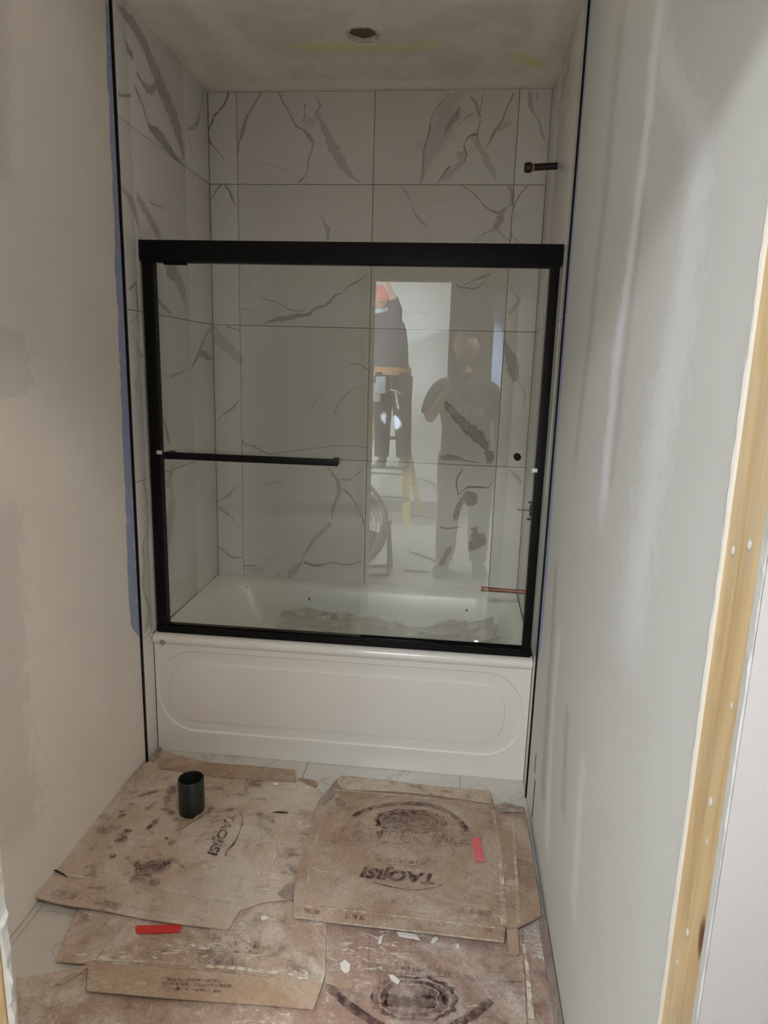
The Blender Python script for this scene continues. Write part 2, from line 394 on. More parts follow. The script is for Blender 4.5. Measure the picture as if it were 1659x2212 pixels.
bv(3, [(775,1430,8),(790,1470,20),(840,1475,8),(890,1500,14),(960,1530,8),(1080,1515,5),(1300,1490,4),(1440,1475,4),(1560,1480,5),(1640,1495,8)], .6)
bv(4, [(780,190,6),(830,215,10),(900,220,8),(960,195,8),(1000,150,8),(1030,110,8)], .7); bv(4, [(830,200,6),(900,160,8),(960,135,16),(1040,100,5)], .65)
bv(4, [(1175,165,8),(1200,240,12),(1255,310,30),(1210,360,40),(1180,420,14)], .6)
bv(4, [(1135,600,10),(1160,680,60),(1190,760,90),(1215,860,70),(1222,910,10)], .8)
bv(4, [(690,1080,50),(780,1170,100),(870,1260,110),(960,1340,120),(1020,1430,100),(1025,1530,30)], .85)
bv(4, [(660,1475,20),(760,1475,50),(850,1500,12),(950,1520,8)], .8); bv(4, [(1240,900,10),(1290,1020,16),(1275,1100,10)], .35); bv(4, [(370,390,4),(570,400,4)], .25)
bv(5, [(1175,120,8),(1230,180,50),(1270,225,10)], .6)
bv(5, [(830,110,6),(780,220,10),(790,310,6),(850,260,10),(940,250,12),(1000,255,8),(1060,185,6)], .8)
bv(5, [(870,280,80),(900,330,110),(880,390,30)], .85); bv(5, [(845,300,30),(810,380,50),(780,460,40),(770,505,10)], .85)
bv(5, [(660,545,14),(720,560,10),(820,545,6)], .7)
bv(5, [(885,555,8),(940,590,100),(935,660,120),(900,705,70),(880,725,20)], .8); bv(5, [(745,690,30),(700,760,50),(660,840,50)], .7)
bv(6, [(600,130,4),(640,80,4)], .5)
bv(6, [(600,355,8),(620,310,30),(670,300,40),(700,260,20),(740,225,10),(775,200,6)], .6)
bv(6, [(600,360,6),(650,395,24),(700,430,16),(725,465,6),(775,525,5)], .7)
bv(6, [(610,640,6),(660,675,14),(700,710,6),(740,715,10),(775,710,10)], .7)
bv(6, [(1370,95,20),(1400,140,24),(1435,190,24),(1440,260,30),(1415,330,24),(1400,400,14),(1400,450,6)], .75)
bv(6, [(1395,480,20),(1340,520,40),(1290,570,40),(1240,640,40),(1210,690,30),(1190,740,30),(1150,790,60),(1090,840,80)], .65)
bv(6, [(1440,170,5),(1500,180,10),(1560,150,10),(1620,100,6)], .6)
bv(6, [(1465,240,14),(1510,280,16),(1555,350,10),(1580,400,8),(1610,450,12),(1615,490,5)], .7)
bv(6, [(930,220,6),(1000,200,5),(1060,190,5)], .4)
bv(6, [(1200,750,14),(1290,770,20),(1350,760,6),(1420,750,6),(1480,765,8),(1600,740,8)], .7)
bv(6, [(785,770,12),(840,770,14),(880,775,8)], .7); bv(6, [(795,795,40),(860,800,50),(930,790,30),(965,720,18),(985,750,10)], .3, .7); bv(6, [(1000,845,8),(1040,820,24)], .6)
LV = []
def lv(c, pts, st=.8, soft=.35): LV.append(vconv(c, pts, 'left', min(1, st*1.45), soft, 2.4))
lv(1, [(150,30,10),(250,150,30),(330,300,40),(400,480,50),(470,640,60),(530,800,60),(560,930,40),(570,1000,20)], .6)
lv(1, [(190,230,8),(240,340,20),(252,352,6)]); lv(1, [(270,450,10),(320,530,12),(370,560,20),(400,500,6)], .6)
lv(1, [(260,530,10),(310,650,10),(350,780,16),(430,860,30),(470,910,20),(550,1010,8)], .7); lv(1, [(160,590,6),(240,590,8)], .5)
lv(1, [(690,560,8),(660,700,8),(640,770,24),(590,800,16)], .6); lv(1, [(590,850,6),(620,950,5)], .5)
lv(1, [(180,1150,10),(230,1230,24),(260,1290,40),(290,1400,40)], .55); lv(1, [(270,1210,20),(320,1290,30),(380,1400,30),(430,1490,30)], .55); lv(1, [(350,1250,4),(450,1290,4)], .4)
lv(3, [(250,230,50),(310,280,60),(350,370,60),(390,450,50),(402,590,12)], .6); lv(3, [(170,450,10),(230,510,12),(290,575,14)], .7)
lv(3, [(500,230,10),(550,350,10),(557,400,5)], .5); lv(3, [(585,650,6),(520,730,8),(480,830,14),(450,900,16),(430,930,6)], .7); lv(3, [(480,840,16),(520,850,24),(565,880,10)], .7)
lv(3, [(430,940,5),(350,970,6),(280,1000,10)], .4); lv(3, [(210,1260,20),(250,1350,20),(275,1470,10)], .6)
lv(6, [(240,180,10),(290,230,40),(300,300,60),(280,450,60),(265,600,40),(255,750,20)], .45); lv(6, [(310,60,14),(290,120,20),(260,200,14)], .5)
lv(6, [(592,240,8),(550,315,10)], .6); lv(6, [(330,870,6),(350,910,10)], .5)
lv(6, [(90,190,16),(120,280,16),(130,400,12),(130,540,16),(90,640,10),(100,740,8),(95,900,12),(135,1080,12),(110,1240,10)], .5)
lv(3, [(40,790,8),(90,870,10)], .5); lv(3, [(60,980,10),(40,1060,14),(75,1115,14),(90,1110,6)], .5); lv(3, [(0,400,10),(50,350,10),(60,560,8),(0,630,8)], .5)
RV = []
def rv(c, pts, st=.8, soft=.35): RV.append(vconv(c, pts, 'right', st, soft, 2.2))
rv(2, [(1420,330,30),(1380,470,40),(1340,650,40),(1310,900,20)], .5, .6); rv(2, [(1440,250,20),(1400,520,24),(1380,800,14)], .4)
rv(2, [(1330,1000,8),(1320,1200,14),(1300,1400,10)], .5)

# ------------------------------------------------------------------ structure: tiled alcove walls
def tiles_for(wall, plane, cols, veins, tag_):
    g = .0012
    for i in range(len(cols)-1):
        for k in range(len(ZR)-1):
            c0, c1, z1, z0 = cols[i], cols[i+1], ZR[k], max(ZR[k+1], 0)
            if plane == 'back' and z0 < .5:
                if z1 < .52: continue
                z0 = .505
            if plane != 'back' and c0 > -.02 and z1 < .52: continue
            if plane != 'back' and c0 > -.02 and z0 < .52: z0 = .505
            e = .0015 if z1 == H else g
            c0g, c1g = c0+g, c1-g
            if c1-c0 < .01: continue
            j = random.uniform(-.0006, .0004)
            B = BM()
            if plane == 'back': B.box(c0g, c1g, D+j, D+.010, z0+g, z1-e, .0008)
            elif plane == 'left': B.box(-.010, 0+j, c0g, c1g, z0+g, z1-e, .0008)
            else: B.box(W-j, W+.010, c0g, c1g, z0+g, z1-e, .0008)
            mt = tile_material(f'marble_tile_{tag_}_{i}{k}', plane, veins, (c0, c1, z0, z1))
            ob('tile', B, mt, wall, smooth=30)
ML = wall_mat('primed_drywall_left', (.80, .75, .69), [
    ([([(-.66, 2.5, .10), (-.70, 2.2, .12), (-.72, 1.95, .10)], .35, .9), ([(-.80, 1.62, .20), (-.78, 1.50, .28), (-.8, 1.44, .22)], .45, .5), ([(-.80, 1.22, .18), (-.82, 1.08, .16), (-.83, .9, .14), (-.86, .6, .2), (-.9, .2, .3)], .4, .7)], (.47, .43, .40))],
    blue=(.60, 2.60, .070, (.33, .37, .56)))
wl = ob('wall_left', BM().box(-.012, 0, YP, YT, 0, H), ML, kind='structure', org=(0, 0, 0))
ob('wall_board', BM().box(-.10, -.012, YP, D+.1, -.02, H+.05), M['grout'], wl)
tiles_for(wl, 'left', [YT+.004, 0, .475, D], LV, 'l')
MR = wall_mat('primed_drywall_right', (.66, .675, .66), [
    ([([(-1.02, 2.5, .10), (-.98, 2.2, .09), (-.96, 1.9, .08), (-.90, 1.5, .09), (-.90, 1.2, .08)], 1., .8), ([(-1.36, 2.6, .10), (-1.35, 2.2, .12), (-1.32, 1.8, .14), (-1.26, 1.4, .2), (-1.2, 1.0, .2)], .6, .9), ([(-.50, .85, .07), (-.52, .5, .08), (-.60, .15, .12)], .7, .9), ([(-1.0, .7, .08), (-1.05, .3, .10)], .55, .9)], (.84, .87, .93)),
    ([([(-.62, 2.4, .14), (-.60, 1.9, .10), (-.55, 1.5, .10), (-.5, 1.25, .06)], .45, .9), ([(-.34, 1.0, .06), (-.40, .6, .10), (-.46, .2, .12)], .65, .9), ([(-.72, .7, .08), (-.78, .4, .10)], .5, .9), ([(-1.42, 1.9, .05), (-1.38, 1.3, .06)], .35, .9)], (.44, .42, .395))],
    blue=(.62, 2.66, .065, (.40, .46, .72)))
wr = ob('wall_right', BM().box(W, W+.012, YP, YT, 0, H), MR, kind='structure', org=(W, 0, 0))
ob('wall_board', BM().box(W+.012, W+.10, YP, D+.1, -.02, H+.05), M['grout'], wr)
tiles_for(wr, 'right', [YT+.004, 0, .475, D], RV, 'r')
wb = ob('wall_back', BM().box(-.10, W+.10, D+.010, D+.10, -.02, H+.05), M['grout'], kind='structure', org=(0, D, 0))
tiles_for(wb, 'back', XC, BV, 'b')
# dark strips painted as the shade inside slots low in the right wall
sl = BM().box(W-.0012, W+.0005, -.262, -.254, .20, .27); sl.box(W-.0012, W+.0005, -.290, -.278, .05, .19)
ob('wall_slot', sl, mat('slot_shadow_gap', (.05, .05, .05), .9), wr)

# ceiling with the cut lamp hole
MC = mat('mudded_ceiling', (.80, .745, .66), .85, spec=.2); n = NT(MC); p = n.pos(); sp = n.sep(p)
nz = n.sep(n.noise(p, 5, 4, .6, col=True))
a = n.math('ADD', sp[0], n.math('MULTIPLY_ADD', nz[0], .08, -.04)); b = n.math('ADD', sp[1], n.math('MULTIPLY_ADD', nz[1], .08, -.04))
c = n.mix(n.ss(nz[2], .42, .6, 0, .6), (.84, .80, .73), (.70, .655, .59))
light = vein_mask(n, a, b, [([(.02, .69, .12), (1.44, .69, .12)], .9, .7), ([(.20, -.2, .16), (.32, .7, .14)], .7, .9), ([(1.35, -.2, .12), (1.38, .7, .12)], .7, .9), ([(.10, -.3, .10), (.05, .6, .1)], .5, .9)])
c = n.mix(light, c, (.92, .88, .82))
yel = vein_mask(n, a, b, [([(.45, .34, .07), (.62, .35, .12), (.80, .36, .08), (1.05, .33, .10)], .55, .95), ([(1.28, .42, .12), (1.40, .55, .12)], .6, .95)])
n.base(n.mix(yel, c, (.78, .74, .30)))
hc, hr = Vector((.745, .262, H)), .052
B = BM(); NS = 40
circ = []; circ_u = []; rect = []
x0, x1, y0, y1 = -.012, W+.012, YP, D+.01
for k in range(NS):
    t = 2*PI*k/NS; rr = hr*(1+.05*math.sin(5*t)+.04*math.sin(11*t+1))
    circ.append(Vector((hc.x+rr*math.cos(t), hc.y+rr*math.sin(t), H))); circ_u.append(circ[-1]+Vector((0, 0, .013)))
    dx, dy = math.cos(t), math.sin(t)
    s = min(((x1-hc.x) if dx > 0 else (x0-hc.x))/dx if abs(dx) > 1e-6 else 1e9, ((y1-hc.y) if dy > 0 else (y0-hc.y))/dy if abs(dy) > 1e-6 else 1e9)
    rect.append(Vector((hc.x+dx*s, hc.y+dy*s, H)))
for k in range(NS):        # exact corners
    pass
for cx, cyy in ((x0, y0), (x1, y0), (x0, y1), (x1, y1)):
    k = min(range(NS), key=lambda q: (rect[q]-Vector((cx, cyy, H))).length); rect[k] = Vector((cx, cyy, H))
B.loops([rect, circ, circ_u])
ceil = ob('ceiling', B, MC, kind='structure', org=(0, 0, H))
ob('cut_drywall_rim', BM().lathe([(hr*1.0, .001), (hr*1.14, -.0015), (hr*1.16, .0005)], hc, seg=30), mat('torn_paper_rim', (.50, .42, .27), .9), ceil)
ob('joist_board', BM().box(.60, .90, .1, .42, H+.11, H+.13), wood_mat('dark_joist', (.20, .13, .05), (.12, .07, .03)), ceil)
cav = BM().box(.58, .92, .08, .44, H+.013, H+.14); ob('ceiling_cavity', cav, mat('ceiling_cavity_brown', (.16, .11, .05), .9), ceil)
ob('ceiling_board', BM().box(-.1, W+.1, YP, D+.1, H+.145, H+.2), M['caulk'], ceil)

# black tile edge trims
for nm, xa, xb, lbl in (('trim_1', -.004, .006, None), ('trim_2', W-.006, W+.004, None)):
    B = BM().box(xa, xb, YT-.008, YT+.004, .004, H-.002, .0015)
    ob(nm, B, M['trim'], kind='structure')

# floor of marble tiles
def floor_mat(name):
    m = mat(name, (.62, .60, .56), .22); n = NT(m); p = n.pos()
    v = n.ss(n.math('ABSOLUTE', n.math('SUBTRACT', n.noise(p, 1.3, 5, .55, dist=1.5), .5)), 0, .010, .5, 0)
    d = n.ss(n.noise(p, 6, 4, .65), .4, .7, 0, .3)
    n.base(n.mix(d, n.mix(v, (.62, .60, .56), (.30, .28, .26)), (.50, .46, .40))); return m
MF = floor_mat('marble_floor_tile')
fl = ob('floor', BM().box(-2.2, 2.6, -7.2, D+.1, -.06, -.003), M['grout'], kind='structure', org=(0, 0, 0))
tx = [-2.2+.6*i for i in range(9)]; ty = [-7.2+.6*i for i in range(14)]
XS = [.0-.6*4+.0+.62+.6*i for i in range(-1, 9)]
for i in range(len(XS)-1):
    for k in range(13):
        ya = -.62-.6*(11-k)+0.0; yb = ya+.6
        xa, xb = max(XS[i], -2.2), min(XS[i+1], 2.6)
        if yb < YP+.05: pass
        else: xa, xb = max(xa, 0), min(xb, W)
        yb = .011 if abs(yb+.02) < .01 else yb
        if ya > -.03 or xb-xa < .02 or yb-ya < .02: continue
        ob('tile', BM().box(xa+.001, xb-.001, ya+.001, yb-.001, -.003, 0+random.uniform(-.0006, 0), .0005), MF, fl)

# ------------------------------------------------------------------ structure: partition with the opening
MW = wall_mat('hall_drywall', (.33, .325, .33), rough=.6)
MTs = wall_mat('primed_drywall_front', (.60, .56, .50))
wf = empty('wall_front', (0, YP, 0), kind='structure')
T = .0125
for nm, xa, xb, za, zb in (('drywall_sheet', -.1, OX0, 0, H), ('drywall_sheet', OX1, W+.1, 0, H), ('drywall_sheet', OX0, OX1, OZ, H)):
    ob(nm, BM().box(xa, xb, YP-.0045, YP, za, zb), MTs, wf)
for nm, xa, xb, za, zb in (('drywall_sheet', -2.2, OX0, 0, H), ('drywall_sheet', OX1, 2.6, 0, H), ('drywall_sheet', OX0, OX1, OZ, H)):
    ob(nm, BM().box(xa, xb, YH, YH+T, za, zb), MW, wf)
r = .003
ob('wooden_stud', BM().box(OX1+r, OX1+r+.076, YH+T, YP-.0045, 0, H, .001), M['stud'], wf)
ob('wooden_stud', BM().box(OX0-r-.076, OX0-r, YH+T, YP-.0045, 0, H, .002), M['stud'], wf)
ob('wooden_header', BM().box(OX0-r, OX1+r, YH+T, YP-T, OZ+r, OZ+.24, .002), M['stud'], wf)
def ragged(x, sgn, y0, y1, z0=0, z1=OZ, amp=.004, name='ragged_drywall_edge', step=.008):
    B = BM(); L = []
    k = int((z1-z0)/step)
    for i in range(k+1):
        z = z0+(z1-z0)*i/k
        a = amp*(.35+noise.noise((z*28, x*9, y0))+.7*noise.noise((z*90, x, 3)))
        bq = amp*.6*noise.noise((z*60, 5, y1))
        L.append([Vector((x+sgn*.001, y0, z)), Vector((x-sgn*max(a, 0)-sgn*.0005, y0+(y1-y0)*.25, z)), Vector((x-sgn*max(bq, 0)-sgn*.0005, y1+.0015, z)), Vector((x+sgn*.001, y1+.0005, z))])
    B.loops(L, True, True); ob(name, B, M['gyp'], wf)
ragged(OX1, 1, YP-.0045, YP, amp=.0015); ragged(OX0, -1, YP-T, YP, amp=.010); ragged(OX1, 1, YH, YH+T, amp=.0016)
ragged(OX0, -1, YH, YH+T, amp=.004)
# crumbs of mud and nail holes on the stud
B = BM()
for z, y, s in ((1.69, -1.76, 2), (1.386, -1.757, 3), (1.40, -1.79, 3), (1.14, -1.785, 3), (1.10, -1.79, 2), (.98, -1.775, 3), (1.25, -1.80, 2), (.93, -1.76, 2), (.80, -1.78, 3)):
    r_ = bmesh.ops.create_icosphere(B.bm, subdivisions=1, radius=.0012*s)
    for v in r_['verts']: v.co = Vector((OX1+r-.0005+v.co.x*.4, y+v.co.y, z+v.co.z*1.6))
ob('mud_crumb', B, M['gyp'], wf)

# hall beyond (seen in the door glass)
MB = mat('bright_primed_wall', (.80, .80, .78), .6, spec=.3); MDk = mat('taupe_unpainted_wall', (.30, .26, .23), .8, spec=.2); MBl = mat('pale_blue_wall', (.55, .62, .72), .7)
XWL, XWR = -1.62, 1.95
wh = ob('wall_hall_rear', BM().box(XWL, 1.02, -4.97, -4.87, 0, H), MB, kind='structure')
ob('baseboard_rear', BM().box(XWL, 1.02, -4.87, -4.857, 0, .12, .002), MW, kind='structure')
wd = BM().box(.90, 1.53, -6.08, -6.0, 0, H); wd.box(1.53, XWR, -6.08, -6.0, 2.41, H); wd.box(2.2, XWR, -6.08, -6.0, 0, 2.41)
ob('wall_hall_far', wd, MDk, kind='structure')
ob('wall_room_far', BM().box(-.2, XWR, -7.2, -7.1, 0, H), MBl, kind='structure')
ob('wall_hall_side', BM().box(.92, 1.02, -6.08, -4.97, 0, H), MDk, kind='structure')
ob('wall_hall_right', BM().box(XWR, XWR+.1, -7.2, YH, 0, H), MW, kind='structure')
B = BM(); wy0, wy1, wz0, wz1 = -4.2, -2.4, .6, 2.15
B.box(XWL-.1, XWL, -4.97, wy0, 0, H); B.box(XWL-.1, XWL, wy1, YH, 0, H); B.box(XWL-.1, XWL, wy0, wy1, 0, wz0); B.box(XWL-.1, XWL, wy0, wy1, wz1, H)
ob('wall_hall_left', B, MW, kind='structure')
B = BM()
for a_ in ((wy0, wy0+.05, wz0, wz1), (wy1-.05, wy1, wz0, wz1), (wy0, wy1, wz0, wz0+.05), (wy0, wy1, wz1-.05, wz1)): B.box(XWL-.08, XWL-.03, *a_)
w1 = ob('window_1', B, mat('white_window_frame', (.8, .8, .8), .4), kind='structure')
ob('window_pane', BM().box(XWL-.06, XWL-.055, wy0+.05, wy1-.05, wz0+.05, wz1-.05), M['glass'], w1)
ob('ceiling_hall', BM().box(XWL-.1, XWR+.1, -7.2, YH, H, H+.1), mat('hall_ceiling', (.70, .69, .67), .8), kind='structure')

# ------------------------------------------------------------------ bathtub
def rrect(x0, x1, y0, y1, r, n=8, f=None):
    """rounded rectangle, counter-clockwise; f maps (a,b) to a point"""
    P = []
    for cx, cyy, t0 in ((x1-r, y1-r, 0), (x0+r, y1-r, PI/2), (x0+r, y0+r, PI), (x1-r, y0+r, 3*PI/2)):
        for k in range(n+1):
            t = t0 + PI/2*k/n; P.append(f(cx+r*math.cos(t), cyy+r*math.sin(t)))
    return P
tub = empty('bathtub', (W/2, .38, 0), 'white acrylic alcove bathtub with a rounded panel pressed into its apron', 'bathtub')
zf = .502
def zr(y): return zf + max(0, (y-.62))*.12
L = []
TX0, TX1, TY1 = .002, W-.002, D-.002
def deck(x0, x1, y0, y1, r, dz=0): return rrect(x0, x1, y0, y1, r, 8, lambda a, b: Vector((a, b, zr(b)+dz)))
L.append(deck(TX0, TX1, .012, TY1, .004, -.03)); L.append(deck(TX0, TX1, .012, TY1, .004, -.006)); L.append(deck(TX0+.002, TX1-.002, .018, TY1-.002, .004, 0))
L.append(deck(.050, W-.052, .085, .690, .16, 0)); L.append(deck(.058, W-.060, .093, .682, .155, -.006)); L.append(deck(.064, W-.066, .100, .674, .15, -.018))
def bas(x0, x1, y0, y1, r, z): return rrect(x0, x1, y0, y1, r, 8, lambda a, b: Vector((a, b, z)))
L += [bas(.115, W-.095, .125, .655, .15, .40), bas(.185, W-.125, .145, .635, .15, .28), bas(.255, W-.150, .165, .610, .14, .18), bas(.300, W-.175, .195, .580, .12, .135), bas(.38, W-.24, .25, .52, .08, .122)]
B = BM().loops(L, cap_last=True)
ob('basin', B, M['basin'], tub, smooth=50)
# apron with relief
def ap(x0, x1, z0, z1, r, y): return rrect(x0, x1, z0, z1, r, 10, lambda a, b: Vector((a, y, b)))
sx0, sx1, sz0, sz1 = .016, 1.438, .098, .435
LL = [ap(TX0, TX1, .001, .466, .0005, .012), ap(TX0, TX1, .001, .466, .0005, .0),
      ap(sx0-.004, sx1+.004, sz0-.004, sz1+.004, .150, .0), ap(sx0+.001, sx1-.001, sz0+.001, sz1-.001, .145, .0055), ap(sx0+.004, sx1-.004, sz0+.004, sz1-.004, .142, .006),
      ap(sx0+.038, sx1-.062, sz0+.040, sz1-.045, .105, .0045), ap(sx0+.041, sx1-.065, sz0+.043, sz1-.048, .102, .0), ap(sx0+.047, sx1-.071, sz0+.049, sz1-.054, .098, -.0005)]
ob('apron', BM().loops(LL, cap_last=True), M['acrylic'], tub, smooth=22)
# rolled front lip
lip = []
for y, z in ((.014, .460), (-.002, .462), (-.010, .468), (-.014, .480), (-.012, .492), (-.004, .500), (.008, .5035), (.03, .5035)):
    lip.append([Vector((TX0, y, z)), Vector((TX0+.3, y, z)), Vector((W-.3, y, z)), Vector((TX1, y, z))])
B = BM(); rows = [[B.bm.verts.new(p) for p in l] for l in lip]
for A_, B_ in zip(rows, rows[1:]):
    for k in range(3): B.bm.faces.new((A_[k], A_[k+1], B_[k+1], B_[k]))
ob('rolled_rim', B, M['acrylic'], tub, smooth=60)
ob('overflow_cap', BM().lathe([(.001, -.004), (.028, -.004), (.033, 0), (.033, .006)], (W-.118, .39, .36), (1, 0, .3)), mat('chrome', (.6, .6, .6), .2, metal=1), tub, smooth=40)
dot = G(351, 1387, .503); dot = at(351, 1387, 1, -.0125)
ob('plug_button', BM().lathe([(.001, -.002), (.010, -.002), (.012, 0)], dot, (0, 1, 0), 20), mat('grey_plug', (.30, .29, .27), .4), tub, smooth=40)

for i_, (px, py, r_) in enumerate(((533, 1268, .004), (610, 1286, .003), (668, 1293, .006), (1008, 1318, .006))):
    c_ = at(px, py, 1, .655); ob('dirt_speck', _ball(c_, r_, (.7, .6, 1.2), 8) if False else BM().lathe([(.0001, -r_), (r_*.8, -r_*.6), (r_*.5, r_*.7), (.0001, r_)], c_, (.2, 0, 1), 7), mat('brown_speck', (.10, .06, .04), .9), tub)
# crumpled plastic film in the basin
B = BM(); nx, ny = 120, 40; V = []
for j in range(ny+1):
    row = []
    for i in range(nx+1):
        u, v = i/nx, j/ny
        x = .36+u*1.03; y = .16+v*.455 + .02*math.sin(u*9)
        q = Vector((x*2.6+y*3, y*13-x*3, 1.3))
        fold = abs(noise.noise(q)); fold2 = abs(noise.noise(q*2.7+Vector((3, 1, 0))))
        z = .352+.040*(abs(v-.5)*2)**2.2 - .02*(1-abs(u-.5)*2) + .04*max(0, u-.85)/.15 + .022*(1-fold*2.6) + .010*(1-fold2*2.2)
        row.append(B.bm.verts.new((x, y, z)))
    V.append(row)
for j in range(ny):
    for i in range(nx): B.bm.faces.new((V[j][i], V[j][i+1], V[j+1][i+1], V[j+1][i]))
ob('plastic_film', B, M['film'], None, smooth=28, label='crumpled clear plastic film lying in the tub basin behind the right door pane', cat='plastic sheet')

# ------------------------------------------------------------------ framed sliding door on the tub
YD = .020
door = empty('sliding_shower_door', (W/2, .035, .503), 'black framed sliding glass door standing on the tub rim', 'shower door')
zt0, zt1 = 1.889, 1.958
B = BM(); B.box(.004, W-.004, YD-.008, YD+.038, zt0, zt1, .002); B.box(.06, W-.03, YD+.006, YD+.030, zt0-.004, zt0)
ob('header_rail', B, M['black'], door, smooth=30)
for xa, xb in ((.010, .050), (1.424, 1.455)): 
    B = BM().box(xa, xb, YD-.004, YD+.032, .520, zt0, .002); ob('side_jamb', B, M['black'], door, smooth=30)
B = BM(); B.box(.012, 1.456, YD-.008, YD+.038, .504, .522, .002); B.box(.012, 1.456, YD-.008, YD-.003, .522, .531, .001); B.box(.012, 1.456, YD+.030, YD+.036, .522, .533, .001)
ob('bottom_track', B, M['black'], door, smooth=30)
gp = ob('glass_panel', BM().box(.046, .813, YD+.003, YD+.009, .525, zt0-.001), M['glass'], door)

ob('roller_bracket', BM().box(.088, .172, YD+.000, YD+.012, zt0-.012, zt0, .001), M['black'], gp)
ob('roller_bracket', BM().box(.70, .808, YD+.002, YD+.010, zt0-.004, zt0, .001), M['black'], gp)
gp2 = ob('glass_panel', BM().box(.781, 1.428, YD+.018, YD+.024, .525, zt0-.001), M['glass'], door)

# towel bar on the outer panel
yb = YD-.045
pL, pR = at(355, 983, 1, yb), at(730, 1000, 1, yb); zb = (pL.z+pR.z)/2
tb = BM(); tb.box(pL.x, pR.x, yb-.007, yb+.007, zb-.0125, zb+.0125, .0012)
bar = ob('towel_bar', tb, M['black'], gp, smooth=30)
for x in (pL.x+.012, pR.x-.012): ob('bar_post', BM().box(x-.010, x+.010, yb+.004, YD+.003, zb-.010, zb+.0125, .001), M['black'], bar, smooth=30)
kx = at(1118, 988, 1, YD+.016)
ob('door_knob', BM().lathe([(.0001, -.004), (.0105, -.004), (.0125, -.002), (.0125, .004), (.007, .006)], kx, (0, 1, 0), 28), M['black'], gp2, smooth=40)
ob('door_knob', BM().lathe([(.007, -.004), (.007, .012), (.0125, .014), (.0125, .024), (.0001, .026)], kx+Vector((0, .010, 0)), (0, 1, 0), 28), M['black'], gp2, smooth=40)
for px, py in ((345, 977), (1155, 1016)):
    c_ = at(px, py, 1, YD-.006); ob('bumper', BM().box(c_.x-.010, c_.x+.009, YD-.012, YD-.003, c_.z-.007, c_.z+.007, .0015), M['clear'], door, smooth=30)

# ------------------------------------------------------------------ plumbing stubs on the right alcove wall
ya = .40; e1 = at(1135, 362, 1, ya); za = e1.z
sa = empty('shower_arm', (W, ya, za), 'dark capped shower arm with a red band high on the right tiled wall', 'pipe')
dk = mat('dark_galvanised', (.03, .032, .03), .35, metal=.6)
ob('arm', BM().tube([(W+.005, ya, za+.006), (e1.x+.01, ya, za)], .0125, 16), dk, sa, smooth=50)
ob('cap', BM().lathe([(.0001, -.026), (.015, -.026), (.0185, -.020), (.0185, -.002), (.014, 0)], (e1.x+.022, ya, za), (1, 0, 0), 18), dk, sa, smooth=40)
ob('red_band', BM().lathe([(.0140, 0), (.0140, .008)], (e1.x+.024, ya, za), (1, 0, 0), 18), mat('faded_red', (.55, .12, .10), .5), sa, smooth=40)
e2 = at(1040, 1272, 1, ya); e2b = at(1132, 1277, 1, ya)
sp_ = empty('copper_pipe', (W, ya, e2.z), 'copper pipe stub jutting out just above the tub rim', 'pipe')
ob('pipe', BM().tube([(W+.004, ya, e2b.z-.004), (e2.x, ya, e2.z)], .0095, 16), M['copper'], sp_, smooth=50)
ob('pipe_end', BM().lathe([(.0001, 0), (.0108, 0), (.0108, .02), (.0095, .02)], (e2.x-.001, ya, e2.z), (1, 0, 0), 16), M['copper'], sp_, smooth=50)
vv = at(1145, 1103, 0, W-.01)
vb = empty('mixer_valve', (W, vv.y, vv.z), 'rough-in mixer valve with thin copper stem in the right tiled wall', 'valve')
ob('valve_body', BM().lathe([(.0001, -.012), (.022, -.012), (.030, -.004), (.030, .006), (.045, .009)], (W, vv.y, vv.z), (1, 0, 0), 20), dk, vb, smooth=30)
ob('valve_stem', BM().tube([(W-.010, vv.y, vv.z), (W-.062, vv.y, vv.z+.002)], .003, 8), M['copper'], vb)
ob('valve_screw', BM().box(W-.02, W-.004, vv.y-.004, vv.y+.004, vv.z+.03, vv.z+.038, .001), dk, vb)
ob('valve_screw', BM().box(W-.02, W-.004, vv.y-.004, vv.y+.004, vv.z-.040, vv.z-.032, .001), dk, vb)

